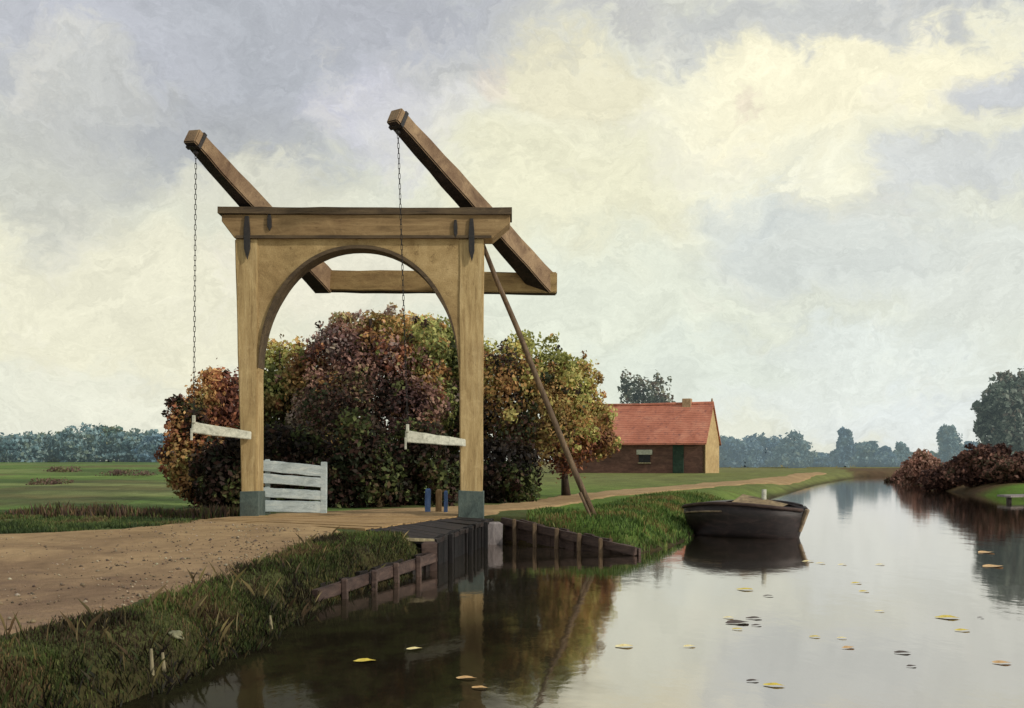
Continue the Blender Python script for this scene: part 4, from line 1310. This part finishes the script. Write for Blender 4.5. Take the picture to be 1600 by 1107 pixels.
LB, DB, EV, RG = 10.5, 5.4, 2.2, 4.75
bm = bmesh.new()
def quad(bm, *p): return bm.faces.new([bm.verts.new(v) for v in p])
quad(bm, BP(LB, 0, -.3), BP(0, 0, -.3), BP(0, 0, EV), BP(LB, 0, EV))
quad(bm, BP(0, DB, -.3), BP(LB, DB, -.3), BP(LB, DB, EV), BP(0, DB, EV))
bm.faces.new([bm.verts.new(v) for v in (BP(LB, DB, -.3), BP(LB, 0, -.3), BP(LB, 0, EV), BP(LB, DB / 2, RG - .05), BP(LB, DB, EV))])
bmesh.ops.remove_doubles(bm, verts=bm.verts, dist=.001)
wall = bm_obj("wall", bm, M['barn_wall'], barn)
bm = bmesh.new()
pg = [(0.0, -.3), (DB, -.3), (DB, EV), (DB / 2, RG - .05), (0.0, EV)]
f0 = [bm.verts.new(BP(-.02, d, z)) for d, z in pg]; f1 = [bm.verts.new(BP(.2, d, z)) for d, z in pg]
bm.faces.new(f0); bm.faces.new(f1[::-1])
for k in range(5): bm.faces.new((f0[k], f1[k], f1[(k + 1) % 5], f0[(k + 1) % 5]))
bm_obj("gable", bm, M['gable'], barn)
bm = bmesh.new()
ov, oe = .12, .3
sl = (RG - EV) / (DB / 2)
for sgn in (0, 1):
    dd = [(-oe, EV - oe * sl), (DB / 2, RG)] if sgn == 0 else [(DB + oe, EV - oe * sl), (DB / 2, RG)]
    n = 24
    lo_u = []; hi_u = []
    for i in range(n + 1):
        l = -ov + (LB + 2 * ov) * i / n
        sag = .07 * math.sin(math.pi * i / n) + random.uniform(-.012, .012)
        lo_u.append((bm.verts.new(BP(l, dd[0][0], dd[0][1] + .1 + random.uniform(-.015, .015))), bm.verts.new(BP(l, dd[0][0], dd[0][1]))))
        hi_u.append((bm.verts.new(BP(l, dd[1][0], dd[1][1] + .1 - sag)), bm.verts.new(BP(l, dd[1][0], dd[1][1] - .02 - sag))))
    for i in range(n):
        bm.faces.new((lo_u[i][0], lo_u[i + 1][0], hi_u[i + 1][0], hi_u[i][0]))
        bm.faces.new((lo_u[i][1], lo_u[i + 1][1], hi_u[i + 1][1], hi_u[i][1]))
        bm.faces.new((lo_u[i][0], lo_u[i + 1][0], lo_u[i + 1][1], lo_u[i][1]))
    for i in (0, n):
        bm.faces.new((lo_u[i][0], lo_u[i][1], hi_u[i][1], hi_u[i][0]))
roof = bm_obj("roof", bm, M['roof'], barn)
bm = bmesh.new()
add_tube(bm, [BP(LB + .1, DB / 2, RG + .1), BP(LB * .5, DB / 2, RG + .04), BP(-.1, DB / 2, RG + .1)], .1, 7)
bm_obj("ridge_tiles", bm, M['roof'], roof, smooth=True)
beam("chimney", BP(1.75, DB / 2, RG - .3), BP(1.75, DB / 2, RG + .42), .62, .55, M['chim'], roof, side=ax, bevel=.03)
bm = bmesh.new()
add_tube(bm, [BP(.02, DB / 2, RG), BP(.02, DB / 2, RG + .3), BP(.02, DB / 2, RG + .42)], [.06, .07, .03], 7)
bm_obj("finial", bm, M['chim'], roof)
dr = beam("door", BP(2.2, -.03, .98), BP(1.45, -.03, .98), .06, 1.96, M['dark_green'], barn, side=ay, bevel=.02)
beam("door_frame", BP(2.3, -.03, 2.02), BP(1.35, -.03, 2.02), .09, .1, M['barn_wall'], dr, side=ay)
wn = beam("window", BP(4.55, -.03, 1.0), BP(3.75, -.03, 1.0), .05, .62, M['dark_hole'], barn, side=ay)
beam("shutter", BP(4.7, -.06, 1.42), BP(3.6, -.06, 1.42), .04, .34, M['white'], wn, side=ay)
beam("frame", BP(4.6, -.07, .68), BP(3.7, -.07, .68), .05, .08, M['pale_stake'], wn, side=ay)

# ------------------------------------------------------------------ moored boat
a0, a1 = Vector((3.56, 22.5, 0)), Vector((5.48, 20.9, 0))
bl = (a1 - a0).length
bx = (a1 - a0).normalized(); by_ = Vector((-bx.y, bx.x, 0))
boat = empty("workboat", (a0 + a1) / 2, "black tarred wooden workboat moored against the grassy bank", "boat")
NS = 24


def boat_sec(t):
    """half beam and gunwale height along the boat; blunt left end, finer right end"""
    hb = .80 * (1 - abs(2 * t - .96) ** 2.6 * .66)
    if t < .06: hb *= .80 + .2 * t / .06
    if t > .9: hb *= 1 - .55 * ((t - .9) / .1) ** 1.5
    sheer = .64 - .12 * (2 * t - 1) ** 2
    return hb, sheer


def bpt(t, s, z):
    t = .5 + (t - .5) * (1 - .16 * max(0.0, min(1.0, (.62 - z) / .7)) ** 1.3)
    return a0 + bx * (t * bl) + by_ * s + Vector((0, 0, z))


bm = bmesh.new()
secs = []
for i in range(NS + 1):
    t = i / NS
    hb, sh = boat_sec(t)
    o_ = [bpt(t, -hb, sh), bpt(t, -hb * 1.04, sh * .62), bpt(t, -hb * .9, .1), bpt(t, -hb * .62, -.14), bpt(t, hb * .62, -.14), bpt(t, hb * .9, .1), bpt(t, hb * 1.04, sh * .62), bpt(t, hb, sh)]
    k = .90
    i_ = [bpt(t, hb * k, sh), bpt(t, hb * .86, .2), bpt(t, hb * .55, .04), bpt(t, -hb * .55, .04), bpt(t, -hb * .86, .2), bpt(t, -hb * k, sh)]
    secs.append([bm.verts.new(v) for v in o_ + i_])
for a, b in zip(secs, secs[1:]):
    n = len(a)
    for k in range(n): bm.faces.new((a[k], a[(k + 1) % n], b[(k + 1) % n], b[k]))
for s_ in (secs[0], secs[-1]):
    bm.faces.new(s_[:8])
hull = bm_obj("hull", bm, M['tar'], boat, smooth=True)
for side in (-1, 1):
    bm = bmesh.new()
    add_tube(bm, [bpt(i / NS, side * boat_sec(i / NS)[0] * 1.0, boat_sec(i / NS)[1] + .005) for i in range(NS + 1)], .032, 6)
    bm_obj("gunwale", bm, M['brown_wood'] if side < 0 else M['tar'], hull, smooth=True)
bm = bmesh.new()
add_tube(bm, [bpt(.06 + .42 * i / 8, -boat_sec(.06 + .42 * i / 8)[0] * 1.05, boat_sec(.06 + .42 * i / 8)[1] * .74 + .02) for i in range(9)], .018, 6)
bm_obj("rubbing_strake", bm, M['hull_rail'], hull, smooth=True)
beam("stem_post", bpt(1.0, 0, .12), bpt(1.02, 0, boat_sec(1)[1] + .02), .09, .07, M['hull_rail'], boat, side=by_)
# covered left half, pale boards on the right half, stub mast
bm = bmesh.new()
dk_s = []
for i in range(11):
    t = .01 + .42 * i / 10
    hb, sh = boat_sec(t)
    dk_s.append([bm.verts.new(bpt(t, s * hb * .93, sh - .01 + .06 * (1 - s * s))) for s in (-1, -.5, 0, .5, 1)])
for a, b in zip(dk_s, dk_s[1:]):
    for k in range(4): bm.faces.new((a[k], b[k], b[k + 1], a[k + 1]))
bm_obj("foredeck", bm, M['tar'], boat)
bm = bmesh.new()
r0_, r1_ = .48, .86
for s in (-1, 1):
    q = []
    for t in (r0_, r1_):
        hb, sh = boat_sec(t)
        q.append((bpt(t, s * hb * .72, sh - .02), bpt(t, 0, sh + (.16 if t == r0_ else .05))))
    v = [bm.verts.new(p) for p in (q[0][0], q[1][0], q[1][1], q[0][1])]
    bm.faces.new(v)
v = [bm.verts.new(bpt(r0_, s * boat_sec(r0_)[0] * .72, boat_sec(r0_)[1] - .02)) for s in (-1, 1)] + [bm.verts.new(bpt(r0_, 0, boat_sec(r0_)[1] + .16))]
bm.faces.new(v)
bm_obj("hatch_cover", bm, M['straw_wood'], boat)
bm = bmesh.new()
add_tube(bm, [bpt(.66, 0, .45), bpt(.66, 0, .9)], [.05, .045], 9)
bm_obj("mast_stub", bm, M['white'], boat, smooth=True)

# grey landing stage at the right edge
ls = empty("landing_stage", at(1600, 792, 38.5), "low grey plank landing stage at the water's edge on the right", "landing stage")
p0, p1 = at(1574, 787, 39), at(1660, 783, 40.5)
bm = bmesh.new()
for k in range(4):
    o_ = Vector((.05, .3, 0)) * k
    add_beam(bm, (p0.x + o_.x, p0.y + o_.y, .2), (p1.x + o_.x, p1.y + o_.y, .2 + random.uniform(-.01, .01)), .27, .06, side=(0, 1, 0))
bm_obj("planks", bm, M['grey_wood'], ls)
for t in (.05, .5, .95):
    q = p0.lerp(p1, t)
    beam("leg", (q.x, q.y + .1, -.5), (q.x, q.y + .1, .16), .14, .14, M['dark_wood'], ls, side=(1, 0, 0))

# ------------------------------------------------------------------ floating leaves
def float_leaf(px, py, wpx, mat, label, hpx=None, group="leaves floating on the canal"):
    Y = EYE * F_PX / (py - HZ)
    x = X_(px, Y)
    s = wpx / F_PX * Y / 2
    ang = random.uniform(-.5, .5)
    asp = random.uniform(.5, .75)
    bm = bmesh.new()
    c = bm.verts.new((x, Y, .008))
    n = 14
    ring = []
    for i in range(n):
        a = 2 * math.pi * i / n
        r = s * (1 - .25 * abs(math.sin(a)) + .12 * random.uniform(-1, 1))
        u, v = math.cos(a) * r, math.sin(a) * r * asp * 1.3
        lift = .006 + .10 * s * max(0, math.cos(a + 1.0)) ** 2 + .12 * s * max(0, math.sin(a)) ** 2
        ring.append(bm.verts.new((x + u * math.cos(ang) - v * math.sin(ang), Y + u * math.sin(ang) + v * math.cos(ang), lift)))
    for i in range(n): bm.faces.new((c, ring[i], ring[(i + 1) % n]))
    o = bm_obj("floating_leaf", bm, M[mat], smooth=True)
    tag(rebase(o, (x, Y, .004)), label, "leaf", group)


for a in (
    (570, 1034, 36, 'leaf_yellow', "yellow leaf floating alone in the dark water below the timber edging"),
    (647, 1015, 26, 'leaf_cream', "pale leaf in dark water left of the right post's reflection"),
    (727, 1061, 34, 'leaf_orange', "orange leaf on the right post's reflection, the upper of two"),
    (749, 1076, 28, 'leaf_orange', "orange leaf on the right post's reflection, the lower of two"),
    (975, 1011, 30, 'leaf_cream', "cream leaf floating at the edge of the dark reflection"),
    (1077, 1011, 22, 'leaf_cream', "cream leaf floating alone right of the dark reflection"),
    (1138, 966, 18, 'leaf_cream', "cream leaf floating beside the dark leaf cluster"),
    (1152, 984, 18, 'leaf_yellow', "small yellow leaf just below the dark leaf cluster"),
    (1152, 974, 44, 'leaf_dark', "longest dark leaf of the cluster in mid water"),
    (1178, 967, 26, 'leaf_dark', "upper dark leaf of the cluster in mid water"),
    (1182, 978, 18, 'leaf_dark', "smallest dark leaf of the cluster in mid water"),
    (1164, 922, 28, 'leaf_yellow', "yellow leaf floating below the boat's reflection"),
    (1200, 932, 18, 'leaf_dark', "dark leaf floating below the boat's reflection"),
    (1273, 996, 18, 'leaf_yellow', "small yellow leaf left of the cream one in mid water"),
    (1315, 998, 17, 'leaf_cream', "small bright cream leaf directly above an orange one"),
    (1326, 1013, 24, 'leaf_orange', "orange leaf directly below the small bright cream one"),
    (1480, 966, 36, 'leaf_yellow', "wide yellow leaf, upper of two on the right of the canal"),
    (1504, 986, 24, 'leaf_yellow', "smaller yellow leaf just below the wide one on the right"),
    (1532, 966, 12, 'leaf_dark', "tiny dark leaf right of the wide yellow one"),
    (1565, 1037, 30, 'leaf_orange', "orange and cream leaf near the bottom right corner"),
    (1409, 1021, 26, 'leaf_dark', "thin dark leaf left of the orange and cream one"),
    (1424, 1042, 18, 'leaf_dark', "short dark leaf below the thin dark one"),
    (1208, 1072, 34, 'leaf_yellow', "yellow green leaf nearest the bottom edge"),
    (1176, 1065, 22, 'leaf_dark', "dark leaf just left of the yellow one nearest the bottom edge"),
    (1540, 864, 32, 'leaf_orange', "orange leaf in the tall tree's reflection, the upper one"),
    (1552, 886, 38, 'leaf_orange', "orange leaf in the tall tree's reflection, the lower one"),
    (1262, 878, 20, 'leaf_cream', "pale leaf off the boat's right end, nearest the boat"),
    (1282, 881, 16, 'leaf_cream', "pale leaf off the boat's right end, middle of three"),
    (1316, 883, 16, 'leaf_cream', "pale leaf off the boat's right end, farthest of three"),
    (1338, 912, 20, 'leaf_yellow', "yellow leaf floating in open water, upper of a close pair"),
    (1350, 925, 18, 'leaf_yellow', "yellow leaf floating in open water, lower of a close pair"),
    (1374, 956, 16, 'leaf_cream', "pale leaf left of the wide yellow one"),
    (1375, 883, 16, 'leaf_cream', "pale leaf alone in open water far right of the boat"),
):
    float_leaf(*a)

# ------------------------------------------------------------------ render settings
scene.render.engine = 'CYCLES'
scene.cycles.max_bounces = 6
scene.cycles.diffuse_bounces = 3
scene.cycles.glossy_bounces = 3
scene.cycles.transmission_bounces = 3
scene.cycles.use_denoising = True
scene.view_settings.view_transform = 'Standard'
scene.view_settings.look = 'None'
scene.view_settings.exposure = 0
scene.view_settings.gamma = 1
